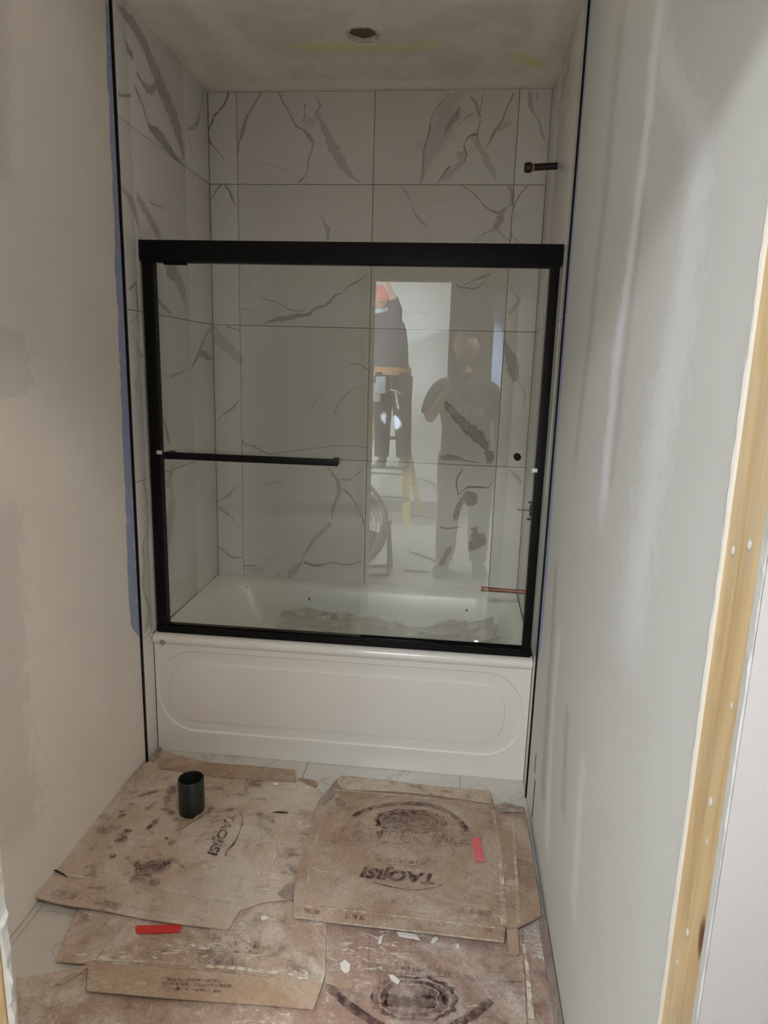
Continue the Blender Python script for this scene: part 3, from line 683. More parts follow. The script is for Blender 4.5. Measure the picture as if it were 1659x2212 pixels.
# ------------------------------------------------------------------ floor protection: flattened cartons
def kraft(name, base, dust, seed, dark=.0, corr=0):
    m = mat(name, base, .85, spec=.15); n = NT(m); p = n.pos()
    q = n.new('ShaderNodeVectorMath', operation='ADD'); n.put(q, 0, p); n.put(q, 1, (seed, seed*.7, 0)); p2 = q.outputs[0]
    st = n.new('ShaderNodeTexWave', wave_type='BANDS', bands_direction='X' if corr == 0 else 'Y'); n.put(st, 'Vector', p2); n.put(st, 'Scale', 62.); n.put(st, 'Distortion', .6); n.put(st, 'Detail', 1)
    c = n.mix(n.math('MULTIPLY', st.outputs['Fac'], .07), base, tuple(x*.62 for x in base))
    c = n.mix(n.ss(n.noise(p2, 7, 5, .65), .4, .75, 0, .35), c, tuple(x*.55 for x in base))
    c = n.mix(n.ss(n.noise(p2, 16, 5, .7, dist=.5), .50, .70, 0, dark), c, (.075, .055, .055))
    c = n.mix(n.ss(n.noise(p2, 3.2, 6, .72, dist=.8), .40, .66, 0, dust), c, (.66, .60, .53))
    c = n.mix(n.ss(n.noise(p2, 24, 6, .7, dist=1.2), .56, .72, 0, dust*.9), c, (.68, .63, .57))
    sc = n.math('MULTIPLY', n.ss(n.noise(n.vmul(p2, (1., 3.2, 1)), 11, 3, .6, dist=2.5), .57, .63, 0, 1), n.ss(n.noise(p2, 5, 2), .5, .65, 0, dust))
    c = n.mix(sc, c, (.74, .70, .64)); c = n.mix(n.ss(n.noise(p2, 130, 4, .7), .45, .72, 0, .45), c, tuple(x*.45 for x in base)); c = n.mix(n.ss(n.noise(p2, 55, 5, .75, dist=.5), .58, .70, 0, .5*dust), c, (.70, .65, .58)); n.base(c)
    n.bump(n.math('ADD', n.noise(p2, 25, 4), n.math('MULTIPLY', st.outputs['Fac'], .08)), .45, .004); return m
K1 = kraft('dusty_kraft_carton', (.54, .415, .325), .8, 3.1, .8); K2 = kraft('kraft_carton', (.41, .285, .205), .4, 7.7, .4)
K3 = kraft('white_dusted_carton', (.46, .34, .26), 1.0, 5.5, .6); K4 = kraft('clean_kraft_flap', (.44, .31, .21), .35, 9.1, .12, 1)
K5 = kraft('reddish_carton', (.39, .265, .215), .8, 12.3, .55); K6 = kraft('dark_carton_edge', (.30, .23, .19), .35, 2.2, .4)
def sheet(name, px, z, m, parent=None, th=.004, wav=.004, lift=None, sub=3, **k):
    """flattened carton: outline traced on the floor, real thickness, buckled a little"""
    P = [G(x, y, z) for x, y in px]
    bm = bmesh.new(); vs = [bm.verts.new(p) for p in P]; f = bm.faces.new(vs); f.normal_update()
    if f.normal.z < 0: f.normal_flip()
    bmesh.ops.triangulate(bm, faces=bm.faces[:])
    for _ in range(sub):
        es = [e for e in bm.edges if e.calc_length() > .05]
        if es: bmesh.ops.subdivide_edges(bm, edges=es, cuts=1); bmesh.ops.triangulate(bm, faces=[f for f in bm.faces if len(f.verts) > 3])
    for v in bm.verts:
        x, y = v.co.x, v.co.y
        v.co.z += wav*(noise.noise((x*5, y*5, z*90))+.5*noise.noise((x*14, y*14, z*50))) + (lift(x, y) if lift else 0)
        v.co.z = max(v.co.z, th+.0008)
    r = bmesh.ops.extrude_face_region(bm, geom=bm.faces[:])
    for g in r['geom']:
        if isinstance(g, bmesh.types.BMVert): g.co.z -= th
    return ob(name, bm, m, parent, smooth=35, **k)
def patch(name, px, z, m, parent, th=.0007, wav=0): return sheet(name, px, z, m, parent, th, wav, sub=0)
def crease(pts, z, parent, m, wd=.004, name='crease'):
    Q = [G(x, y, z) for x, y in pts]; L_, R_ = [], []
    if name == 'scuff':      # tapering smudge instead of an even strip
        c_, ax_ = (Q[0]+Q[-1])/2, (Q[-1]-Q[0])*.62; sd = Vector((-ax_.y, ax_.x, 0)).normalized()*wd*.6; P_ = []
        for k in range(22):
            t = 2*PI*k/22; j_ = random.uniform(.72, 1.2); P_.append(c_+ax_*math.cos(t)*j_+sd*math.sin(t)*j_)
        return ob(name, BM().poly(P_), m, parent)
    for i, q in enumerate(Q):
        t = (Q[min(i+1, len(Q)-1)]-Q[max(i-1, 0)]).normalized(); s = Vector((-t.y, t.x, 0))*wd*.5*(.6+random.random()*.8)
        L_.append(q+s); R_.append(q-s)
    return ob(name, BM().strip(L_, R_), m, parent)
# worn ink: opaque colour broken up by transparent gaps
def ink(name, col, lo=.42, hi=.58, sc=45., mx=.85):
    m = mat(name, col, .9, spec=.1); n = NT(m); p = n.pos()
    f = n.math('MULTIPLY', n.ss(n.noise(p, sc, 4, .65), lo, hi, mx, mx*.35), n.ss(n.noise(p, 7, 3), .40, .62, 1., .40)); n.put(n.b, 'Alpha', f); return m
INK = ink('worn_plum_ink', (.085, .045, .05)); INK2 = ink('faint_plum_ink', (.10, .055, .06), mx=.6); INKB = ink('faint_blue_ink', (.07, .07, .12), mx=.6); DUST = ink('pale_crease_dust', (.68, .61, .49), mx=.95); GAP = mat('torn_shadow_gap', (.03, .022, .018), .9)
SCF = ink('brown_scuff', (.13, .07, .055), mx=.8)
def text(s, p0, px_, py_, z, m, parent, name='printed_lettering', bold=.012, mono=False, shear=0, flip=False):
    """lettering laid flat: p0 text origin, px_ end of the baseline, py_ top of the first letter (pixels on the floor plane)"""
    cu = bpy.data.curves.new('t', 'FONT'); cu.body = s; cu.offset = bold; cu.resolution_u = 3; cu.fill_mode = 'FRONT'
    o = bpy.data.objects.new('t', cu); COL.objects.link(o)
    me = bpy.data.meshes.new_from_object(o.evaluated_get(bpy.context.evaluated_depsgraph_get())); bpy.data.objects.remove(o)
    if not me.vertices: return
    xs = [v.co.x for v in me.vertices]; ys = [v.co.y for v in me.vertices]; x0_, x1_, y0_, y1_ = min(xs), max(xs), min(ys), max(ys)
    O, X, Y = G(*p0, z), G(*px_, z), G(*py_, z)
    B = BM(); B.join(me)
    for v in B.bm.verts:
        u_, v_ = (v.co.x-x0_)/(x1_-x0_), (v.co.y-y0_)/(y1_-y0_); v.co = O+(X-O)*u_+(Y-O)*v_
    bm = B.bm; return ob(name, B, m, parent)
def arc_band(px, z, m, parent, wpx, name='printed_arc'):
    # smooth band through floor points
    Q = [G(x, y, z) for x, y in px]; fine = []
    for i in range(len(Q)-1):
        a, b, c, d = Q[max(i-1, 0)], Q[i], Q[i+1], Q[min(i+2, len(Q)-1)]
        for k in range(8):
            t = k/8; fine.append(.5*((2*b)+(c-a)*t+(2*a-5*b+4*c-d)*t*t+(3*b-a-3*c+d)*t**3))
    fine.append(Q[-1]); L_, R_ = [], []
    for i, q in enumerate(fine):
        t = (fine[min(i+1, len(fine)-1)]-fine[max(i-1, 0)]).normalized(); s = Vector((-t.y, t.x, 0))*wpx*.5; L_.append(q+s); R_.append(q-s)
    return ob(name, BM().strip(L_, R_), m, parent)
def frame_of(p0, px_, py_, z):
    O, X, Y = G(*p0, z), G(*px_, z), G(*py_, z); return lambda a, b: O+(X-O)*a+(Y-O)*b
def ornament(F, m, parent, rev=False):
    """scrolled cartouche: scalloped outline, inner field and corner scrolls"""
    def outline(k, amp):
        P = []
        for i in range(96):
            t = 2*PI*i/96; a = .5+.5*k*math.copysign(abs(math.cos(t))**.6, math.cos(t)); b = .5+.5*k*math.copysign(abs(math.sin(t))**.75, math.sin(t))*(1+.18*math.cos(2*t)**2)
            s = 1+amp*math.cos(t*14); P.append(F(.5+(a-.5)*s, .5+(b-.5)*s))
        return P
    A_, B_ = outline(1., .045), outline(.86, .03)
    ob('printed_cartouche', BM().loops([A_+[A_[0]], B_+[B_[0]]]) if False else BM().strip(A_+[A_[0]], B_+[B_[0]]), m, parent)
    C_ = outline(.80, .02); D_ = outline(.62, .0); ob('printed_cartouche', BM().strip(C_+[C_[0]], D_+[D_[0]]), m, parent)
    E_ = outline(.58, .03); B = BM(); B.bm.faces.new([B.bm.verts.new(q) for q in E_[:-1]]); ob('printed_field', B, INK2, parent)
    for cx in (.10, .90):
        P1 = []; P2 = []
        for i in range(40):
            t = i/39*PI*3.2; r_ = .02+.10*i/39; P1.append(F(cx+r_*.9*math.cos(t), .5+r_*2.2*math.sin(t))); P2.append(F(cx+(r_+.018)*.9*math.cos(t), .5+(r_+.018)*2.2*math.sin(t)))
        ob('printed_scroll', BM().strip(P1, P2), m, parent)
def skyline(F, m, parent, seed, n=34, name='printed_skyline'):
    rr = random.Random(seed); B = BM(); x = 0
    def rect(a0, a1, b0, b1): 
        vs = [B.bm.verts.new(F(*q)) for q in ((a0, b0), (a1, b0), (a1, b1), (a0, b1))]; B.bm.faces.new(vs)
    while x < .98:
        w_ = rr.uniform(.012, .05); h = rr.uniform(.35, .9); b0 = rr.uniform(0, .2)
        rect(x, x+.0035, b0, h); rect(x, x+w_, h-.03, h)
        for q in range(rr.randint(1, 4)): a = x+rr.uniform(.004, w_); rect(a, a+rr.choice((.002, .004)), rr.uniform(b0, .4), h*rr.uniform(.6, 1))
        if rr.random() < .4: rect(x, x+w_, b0, b0+.05)
        if rr.random() < .3: rect(x+w_*.3, x+w_*.7, h*.4, h*.6)
        x += w_*rr.uniform(.7, 1.1)
    rect(0, 1, 0, .02); ob(name, B, m, parent)

grp = None
# --- bottom left sheet, lowest
sE = sheet('cardboard_sheet', [(36, 2112), (90, 2104), (160, 2093), (230, 2085), (560, 2110), (720, 2130), (800, 2300), (50, 2330)], .006, K3, label='white-dusted cardboard sheet lowest in the bottom left corner of the floor', cat='cardboard')
# --- long dark board along the right wall
sF = sheet('cardboard_strip', [(1120, 2010), (1158, 1992), (1172, 2050), (1218, 2330), (1120, 2330)], .0055, K5, wav=.001, label='narrow reddish cardboard strip running along the foot of the right wall', cat='cardboard')
B = BM(); a0, a1 = G(1163, 1985, .01), G(1222, 2330, .01)
B.loops([[Vector((a0.x, a0.y, .010)), Vector((a1.x, a1.y, .010)), Vector((W-.003, a1.y, .030)), Vector((W-.003, a0.y, .030))], [Vector((a0.x, a0.y, .006)), Vector((a1.x, a1.y, .006)), Vector((W-.003, a1.y, .026)), Vector((W-.003, a0.y, .026))]], True, True)
ob('turned_up_flap', B, K6, sF, label='dark flap turned up against the wall')
# --- bottom right sheet
zD = .0135
sD = sheet('cardboard_sheet', [(690, 1985), (800, 1980), (1090, 2015), (1126, 2008), (1133, 2110), (1145, 2330), (600, 2330), (640, 2190), (694, 2122)], zD, K5, wav=.003, label='dirty cardboard sheet at bottom right printed with a size cartouche and arcs', cat='cardboard')
zi = zD+.0042
arc_band([(708, 2126), (722, 2142), (748, 2166), (780, 2190), (815, 2212), (850, 2228), (900, 2236), (950, 2228), (990, 2210), (1025, 2190), (1060, 2160)], zi, INK, sD, .022)
ornament(frame_of((802, 2196), (990, 2202), (806, 2112), zi), INK, sD)
Fc = frame_of((832, 2174), (940, 2178), (832, 2146), zi)
B = BM(); B.bm.faces.new([B.bm.verts.new(Fc(*q)) for q in ((0, 0), (1, 0), (1.04, .5), (1, 1), (0, 1), (-.04, .5))]); ob('printed_field', B, INK, sD)
text('600x600MM', (836, 2170), (938, 2174), (837, 2154), zi+.0004, ink('pale_carton_lettering', (.36, .25, .19), mx=.95), sD, bold=.02)
skyline(frame_of((796, 2095), (1052, 2122), (798, 2066), zi), INK2, sD, 5)
text('I▏O▏P▏Z', (992, 2066), (1034, 2072), (994, 2054), zi, INK2, sD) if False else None
patch('torn_flap', [(703, 2101), (740, 2104), (768, 2122), (762, 2134), (740, 2134), (702, 2122)], zD+.006, K2, sD, th=.003, wav=.001)
crease([(703, 1998), (708, 2040), (706, 2098)], zi, sD, DUST, .006); crease([(738, 2010), (735, 2060), (733, 2100)], zi, sD, DUST, .006); crease([(798, 2008), (797, 2060), (796, 2096)], zi, sD, SCF, .0015, 'score_line')
crease([(797, 2097), (706, 2102)], zi, sD, SCF, .002, 'score_line'); crease([(796, 2098), (1128, 2122)], zi, sD, SCF, .003, 'score_line'); 
crease([(1132, 2040), (1140, 2100), (1148, 2200)], zi, sD, DUST, .012)
# --- middle left sheet with red tape and long front flap
zC = .020
sC = sheet('cardboard_sheet', [(200, 1948), (171, 1962), (145, 2015), (120, 2075), (175, 2080), (191, 2078), (450, 2098), (697, 2122), (703, 2100), (705, 1985), (660, 1930), (520, 1925), (400, 1930)], zC, K3, wav=.003, label='white-dusted cardboard sheet with a red tape strip and a long clean front flap', cat='cardboard')
sheet('front_flap', [(191, 2078), (187, 2139), (340, 2153), (420, 2158), (560, 2168), (678, 2178), (697, 2122), (450, 2098)], zC+.0045, K4, sC, wav=.001, label='clean brown flap with rows of small print')
patch('loose_strip', [(120, 2124), (133, 2125), (192, 2088), (190, 2078)], zC+.004, K4, sC, th=.003)
for i, s in enumerate(('严禁坠落注意防潮轻拿轻放', '执行标准 采用优质建筑陶瓷有限公司', '产品质量保证  GB/T4100-2015')): 
    text(s, (350, 2119+9*i), (478+(22 if i == 1 else 0), 2123+10*i+i), (350, 2111+9*i), zC+.0092, INK, sC, bold=.02)
skyline(frame_of((392, 2052), (560, 2060), (410, 1998), zC+.0045), INK2, sC, 9, 26); skyline(frame_of((440, 2085), (530, 2092), (448, 2062), zC+.0045), INKB, sC, 11, 14)
crease([(190, 2072), (330, 2078), (520, 2092), (697, 2112)], zC+.0046, sC, DUST, .008); crease([(205, 2078), (230, 2040)], zC+.0046, sC, SCF, .002)
arc_band([(640, 1953), (655, 1960), (662, 1972), (655, 1985)], zC+.0046, INKB, sC, .010)
# --- upper left sheet around the pipe
zA = .030
def liftA(x, y): return .010*max(0, min(1, (-.80-y)/.18))
PA = [(312, 1650), (346, 1630), (455, 1652), (560, 1660), (637, 1664), (640, 1684), (690, 1708), (706, 1750), (688, 1850), (660, 1905), (650, 1938), (585, 1946), (560, 1950), (518, 1964), (493, 2008), (400, 1998), (320, 1986), (240, 1973), (160, 1958), (78, 1940), (93, 1898), (150, 1830), (225, 1745)]
sA = sheet('cardboard_sheet', PA, zA, K1, wav=.004, lift=liftA, sub=4, label='large dusty cardboard sheet cut around the black pipe, beside the left wall', cat='cardboard')
zi = zA+.0052
text('TAOJISI', (487, 1754), (441, 1842), (512, 1760), zi, INK, sA, bold=.045)
arc_band([(516, 1752), (524, 1768), (518, 1795), (505, 1822), (490, 1838), (488, 1850)], zi, INK, sA, .006)
crease([(130, 1886), (300, 1915), (420, 1935), (500, 1950), (520, 1952)], zi+.001, sA, DUST, .010); crease([(600, 1762), (576, 1840), (548, 1920)], zi, sA, DUST, .007); crease([(620, 1765), (600, 1830), (580, 1890)], zi, sA, DUST, .005); crease([(470, 1690), (560, 1700), (640, 1706)], zi, sA, DUST, .006)
crease([(310, 1662), (280, 1710), (240, 1770), (200, 1830)], zi, sA, DUST, .018); crease([(340, 1652), (455, 1672), (560, 1684)], zi, sA, DUST, .006)
ob('tear', BM().poly([G(x, y, zi) for x, y in ((585, 1755), (603, 1752), (622, 1754), (622, 1757), (604, 1756))]), GAP, sA)
ob('tear', BM().poly([G(x, y, zi+.001) for x, y in ((113, 1879), (122, 1878), (138, 1887), (148, 1897), (136, 1890), (122, 1884))]), GAP, sA)
for pts, wd in (([(296, 1721), (320, 1710), (345, 1704), (357, 1703)], .014), ([(362, 1730), (366, 1712), (372, 1700)], .03), ([(478, 1701), (492, 1696), (503, 1690)], .010), ([(222, 1770), (232, 1762)], .04), ([(215, 1800), (226, 1790)], .04), ([(262, 1816), (274, 1808)], .028), ([(318, 1790), (334, 1774), (342, 1768)], .016), ([(292, 1872), (304, 1868)], .03), ([(276, 1905), (300, 1898), (312, 1893)], .035), ([(325, 1908), (345, 1900)], .03), ([(238, 1846), (250, 1850)], .02)):
    crease(pts, zi, sA, SCF, wd, 'scuff')
rs_ = random.Random(4)
for _ in range(22):
    x_, y_ = rs_.uniform(0, 1), rs_.uniform(0, 1); x_ = 205+x_*150+(1-y_)*55; y_ = 1725+y_*175
    crease([(x_, y_), (x_+rs_.uniform(5, 14), y_-rs_.uniform(2, 10))], zi, sA, SCF if rs_.random() < .5 else INK2, rs_.uniform(.010, .030), 'scuff')
ornament(frame_of((295, 1895), (372, 1880), (290, 1868), zi), INK2, sA)
text('陶瓷墙地砖 优等品 600x600', (223, 1952), (330, 1972), (226, 1943), zA+.0155, INK2, sA, bold=.02)
sheet('side_tab', [(640, 1684), (650, 1680), (682, 1686), (686, 1694), (680, 1701), (640, 1698)], .006, K2, None, wav=0, label='small rounded carton tab on bare tile between the two upper sheets', cat='cardboard')
sheet('rear_flap', [(340, 1645), (350, 1621), (420, 1640), (455, 1647), (637, 1662), (640, 1690), (470, 1676), (345, 1660)], zA+.005, K2, sA, wav=.003)
sheet('lifted_corner', [(325, 1640), (340, 1616), (350, 1614), (346, 1632), (330, 1645)], .035, K6, sA, wav=.001, th=.003)
# cut flap behind the pipe foot
ob('cut_out', BM().poly([G(x, y, zi+.001) for x, y in ((378, 1796), (386, 1772), (412, 1774), (446, 1742), (450, 1752), (400, 1785))]), M['chip'] if False else K4, sA)
# --- upper right sheet with arc, cartouche and shop lettering
zB = .042
PB = [(736, 1676), (722, 1688), (690, 1729), (684, 1743), (664, 1817), (636, 1907), (634, 1981), (720, 1991), (806, 2001), (950, 2018), (1089, 2034), (1093, 2001), (1119, 2003), (1169, 1979), (1162, 1923), (1150, 1849), (1134, 1750), (1089, 1738), (1068, 1743), (1058, 1710), (937, 1700), (860, 1690)]
sB = sheet('cardboard_sheet', PB, zB, K2, wav=.004, sub=4, label='upper right cardboard sheet printed with a large arc and upside-down plum lettering', cat='cardboard')
zi = zB+.0055
arc_band([(764, 1764), (790, 1749), (830, 1739), (880, 1735), (925, 1739), (960, 1750), (990, 1770), (1010, 1796)], zi, INK, sB, .020)
ornament(frame_of((962, 1800), (808, 1792), (962, 1756), zi), INK, sB)
skyline(frame_of((1040, 1832), (712, 1814), (1050, 1786), zi), INK2, sB, 21, 44); skyline(frame_of((790, 1826), (690, 1826), (792, 1800), zi), INK2, sB, 22, 10)
text('TAOJISI', (948, 1882), (790, 1866), (938, 1912), zi, INK, sB, bold=.05)
arc_band([(806, 1905), (835, 1913), (865, 1919), (900, 1922), (930, 1919), (954, 1911)], zi, INK, sB, .005)
text('陶 | 吉 | 斯 | 瓷 | 砖', (918, 1860), (812, 1851), (917, 1869), zi, INK, sB, bold=.01)
text('TAOJISI CERAMICS', (905, 1870), (828, 1864), (904, 1874), zi, INK2, sB)
text('优 等 品', (745, 1984), (787, 1988), (746, 1973), zi, INK, sB, bold=.02)
text('TAOJISI', (655, 1972), (689, 1977), (657, 1962), zi, INK, sB, bold=.03)
text('产 品 名 称', (808, 1985), (850, 1990), (809, 1978), zi, INK2, sB); text('规 格 型 号', (924, 1998), (962, 2003), (925, 1991), zi, INK2, sB); text('600x600', (1044, 2011), (1064, 2014), (1045, 2003), zi, INK2, sB)
text('佛山市陶瓷有限公司', (1060, 1980), (976, 1970), (1062, 1968), zi, INK2, sB) if False else text('佛山市陶瓷有限公司', (976, 1972), (1060, 1980), (977, 1960), zi, INK2, sB, bold=.02)
for k in range(7): crease([(1118+5*k, 1852+2*k), (1124+5*k, 1910+2*k)], zi, sB, INK2, .0022, 'printed_line')
crease([(1066, 1752), (1078, 1830), (1086, 1920), (1088, 1998)], zi, sB, DUST, .012); crease([(1108, 1752), (1112, 1840), (1118, 1930), (1120, 1996)], zi, sB, DUST, .008); crease([(700, 1742), (680, 1830), (664, 1910)], zi, sB, DUST, .010); crease([(650, 1957), (800, 1972), (1090, 2006)], zi, sB, DUST, .004)
crease([(722, 1706), (860, 1718), (1060, 1740)], zi, sB, DUST, .006); crease([(634, 1981), (720, 1992), (806, 2002), (1088, 2034)], zi, sB, DUST, .004)
sheet('rear_flap', [(736, 1673), (728, 1688), (740, 1702), (900, 1712), (1062, 1734), (1058, 1708), (937, 1698), (850, 1687)], zB+.006, K1, sB, wav=.003)
sheet('crumpled_corner', [(722, 1686), (687, 1731), (700, 1736), (716, 1722), (726, 1705)], zB+.008, K6, sB, wav=.010, th=.003)
ob('tear', BM().poly([G(x, y, zi+.002) for x, y in ((723, 1724), (736, 1724), (746, 1733), (742, 1742), (730, 1738))]), K6, sB)
sheet('crumpled_corner', [(1070, 1738), (1091, 1734), (1112, 1742), (1134, 1746), (1130, 1755), (1080, 1754)], zB+.010, K6, sB, wav=.010, th=.003)
sheet('loose_tongue', [(1093, 1998), (1119, 1999), (1122, 2058), (1116, 2063), (1100, 2058)], .030, K4, sB, wav=0, th=.003)
# torn edge between the two upper sheets
sheet('torn_edge', [(624, 1905), (600, 1930), (616, 1942), (638, 1938), (640, 1905)], zA+.006, K6, sA, wav=.006, th=.003)

# red tape pieces
tag(sheet('red_tape', [(292, 2002), (297, 1999), (388, 1997), (393, 2001), (386, 2014), (300, 2017), (293, 2014)], zC+.0052, M['redtag'], None, th=.0006, wav=0, sub=0), 'bright red tape strip stuck on the lower left cardboard sheet', 'tape')
tag(sheet('red_tape', [(1018, 1809), (1036, 1808), (1046, 1861), (1029, 1862)], zB+.0062, M['pinktag'], None, th=.0006, wav=0, sub=0), 'dusty pink tape strip stuck on the upper right cardboard sheet', 'tape')
# plaster chips
CH = [([(857, 2012), (880, 2014), (899, 2018), (907, 2030), (893, 2026), (876, 2024), (862, 2020)], 'long white plaster chip just below the upper right sheet edge', zD), ([(934, 2026), (944, 2023), (947, 2028), (938, 2036), (931, 2035)], 'small white plaster chip right of the long chip', zD),
      ([(735, 2080), (745, 2072), (757, 2083), (755, 2097), (745, 2101), (736, 2092)], 'round white plaster chip near the corner of the red-taped sheet', zD), ([(983, 2041), (991, 2038), (993, 2046), (986, 2047)], 'tiny white plaster chip farthest right above the skyline print', zD),
      ([(840, 2105), (850, 2106), (864, 2118), (860, 2126), (845, 2116)], 'white plaster smear chip above the size cartouche', zD), ([(820, 2024), (828, 2018), (824, 2036), (816, 2038)], 'sliver of plaster left of the long white chip', zD),
      ([(590, 1691), (596, 1689), (602, 1692), (598, 1695), (591, 1694)], 'small white paint chip on the rear flap left of centre', zA), ([(562, 1980), (575, 1978), (580, 1983), (566, 1988)], 'white plaster chip at the torn corner under the left sheet', zC)]
for px, lb, z in CH:
    tag(sheet('plaster_chip', px, z+.0075+(.006 if z == zA else 0), M['chip'], None, th=.003, wav=.002, sub=1), lb, 'debris', 'plaster chips on the cardboard')

# black drain pipe
pb = G(415, 1756, .02); pr = .0435
topc = None
for k in range(200):
    z = .02+k*.002
    d = Vector((pb.x, pb.y, z))-Vector(CAM); dd = np.array(d); zz = dd@_f; yy = 1106-FPX*(dd@_u)/zz
    if yy < 1681: zt = z; break
B = BM().lathe([(pr, 0.02), (pr, zt), (pr-.0008, zt+.001), (pr-.004, zt+.001), (pr-.0045, zt), (pr-.0045, .02), (.0001, .02)], (pb.x, pb.y, 0), seg=40)
ob('drain_pipe', B, M['abs'], None, smooth=50, label='black plastic drain pipe standing up through the left cardboard sheet', cat='pipe')
ob('pipe_coupling', BM().lathe([(pr+.0, .0), (pr+.003, .001), (pr+.003, .021), (pr, .022)], (pb.x, pb.y, 0.0), seg=40), M['abs'], bpy.data.objects['drain_pipe'], smooth=50)

# ------------------------------------------------------------------ people
def skin_mesh(name, V, E, R, m, parent=None, sub=2, root=0, **k):
    me = bpy.data.meshes.new(name); me.from_pydata([tuple(v) for v in V], E, []); o = bpy.data.objects.new(name, me); COL.objects.link(o)
    md = o.modifiers.new('s', 'SKIN'); md.use_smooth_shade = True; md.branch_smoothing = .4
    for i, r_ in enumerate(R):
        s = me.skin_vertices[0].data[i]; s.radius = r_ if isinstance(r_, (tuple, list)) else (r_, r_)
    me.skin_vertices[0].data[root].use_root = True
    s2 = o.modifiers.new('u', 'SUBSURF'); s2.levels = sub; s2.render_levels = sub
    m2 = bpy.data.meshes.new_from_object(o.evaluated_get(bpy.context.evaluated_depsgraph_get())); bpy.data.objects.remove(o); bpy.data.meshes.remove(me)
    bm = bmesh.new(); bm.from_mesh(m2); bpy.data.meshes.remove(m2); return ob(name, bm, m, parent, smooth=1, **k)
class Sk:
    def __init__(s): s.V, s.E, s.R, s.n = [], [], [], {}
    def p(s, nm, co, r, fr=None):
        s.n[nm] = len(s.V); s.V.append(co); s.R.append(r)
        if fr is not None: s.E.append((s.n[fr], s.n[nm]))
        return s
    def chain(s, fr, pre, pts):
        for i, (co, r) in enumerate(pts): s.p(f'{pre}{i}', co, r, fr); fr = f'{pre}{i}'
        return s
def head_mesh(c, s, fwd, m, parent, name='head'):
    """skull with brow, eye sockets, nose, lips, chin and ears; c centre, s height"""
    fwd = Vector(fwd).normalized(); up = Vector((0, 0, 1)); rt = fwd.cross(up).normalized(); up = rt.cross(fwd).normalized()
    bm = bmesh.new(); bmesh.ops.create_uvsphere(bm, u_segments=40, v_segments=32, radius=1)
    def g(x, y, cx, cyy, sx, sy): return math.exp(-((x-cx)/sx)**2-((y-cyy)/sy)**2)
    for v in bm.verts:
        x, y, z = v.co; f = max(0, y)
        wx = .36*(1-.26*max(0, -z)**1.5); dy = .46 if y < 0 else .42*(1-.10*max(0, -z))
        X, Y, Z = x*wx, y*dy, z*.5
        if f > .15:
            Y += .085*g(x, z, 0, -.18, .13, .20)+.05*g(x, z, 0, -.02, .10, .22)+.02*g(x, z, 0, -.52, .28, .07)+.02*g(x, z, 0, -.66, .25, .07)+.035*g(x, z, 0, -.88, .3, .14)+.025*g(x, z, 0, .16, .5, .08)
            for sx in (-1, 1): Y -= .045*g(x, z, sx*.38, .02, .17, .10)
            Y -= .012*g(x, z, 0, -.59, .25, .03)
        else: Z += 0
        if z < -.3 and y < 0: Y *= 1-.35*(-z-.3); X *= 1-.12*(-z-.3)
        v.co = Vector(c)+(rt*X+fwd*Y+up*Z)*s
    B = BM(); B.bm = bm
    for sx in (-1, 1):
        r_ = bmesh.ops.create_uvsphere(bm, u_segments=12, v_segments=8, radius=1)
        for v in r_['verts']: X, Y, Z = v.co; v.co = Vector(c)+(rt*(sx*.365+X*.03+Z*.02*sx)+fwd*(-.03+Y*.08-.02)+up*(-.03+Z*.13))*s
    h = ob(name, B, m, parent, smooth=1)
    ew = mat('eye', (.30, .26, .23), .3)
    for sx in (-1, 1): ob('eye', BM().lathe([(.0001, .052), (.03, .045), (.05, .02), (.055, 0), (.04, -.03)], (0, 0, 0), (0, 0, 1), 12).bm and _ball(Vector(c)+(rt*sx*.138+fwd*.352+up*.01)*s, .05*s), ew, h, smooth=1)
    return h
def _ball(c, r, sc=(1, 1, 1), seg=12):
    B = BM(); q = bmesh.ops.create_uvsphere(B.bm, u_segments=seg, v_segments=max(6, seg*3//4), radius=r)
    for v in q['verts']: v.co = Vector((v.co.x*sc[0], v.co.y*sc[1], v.co.z*sc[2]))+Vector(c)
    return B
def fingers(S, palm, base, dirv, spread, curl, ln=.075, r=.0085, thumb=None, pre='f'):
    base = Vector(base); d = Vector(dirv).normalized(); sp = Vector(spread).normalized(); cu = Vector(curl).normalized()
    for i, k in enumerate((.92, 1.05, 1.0, .80)):
        o = base+sp*(i-1.5)*.019; L_ = ln*k
        S.chain(palm, f'{pre}{i}_', [(o, r*1.15), (o+d*L_*.45+cu*L_*.12, r), (o+d*L_*.62+cu*L_*.45, r*.92), (o+d*L_*.60+cu*L_*.78, r*.8)])
    if thumb:
        t = Vector(thumb); o = base-sp*.040-d*.030
        S.chain(palm, pre+'t', [(o, r*1.35), (o+t*.035, r*1.15), (o+t*.062+cu*.01, r)])

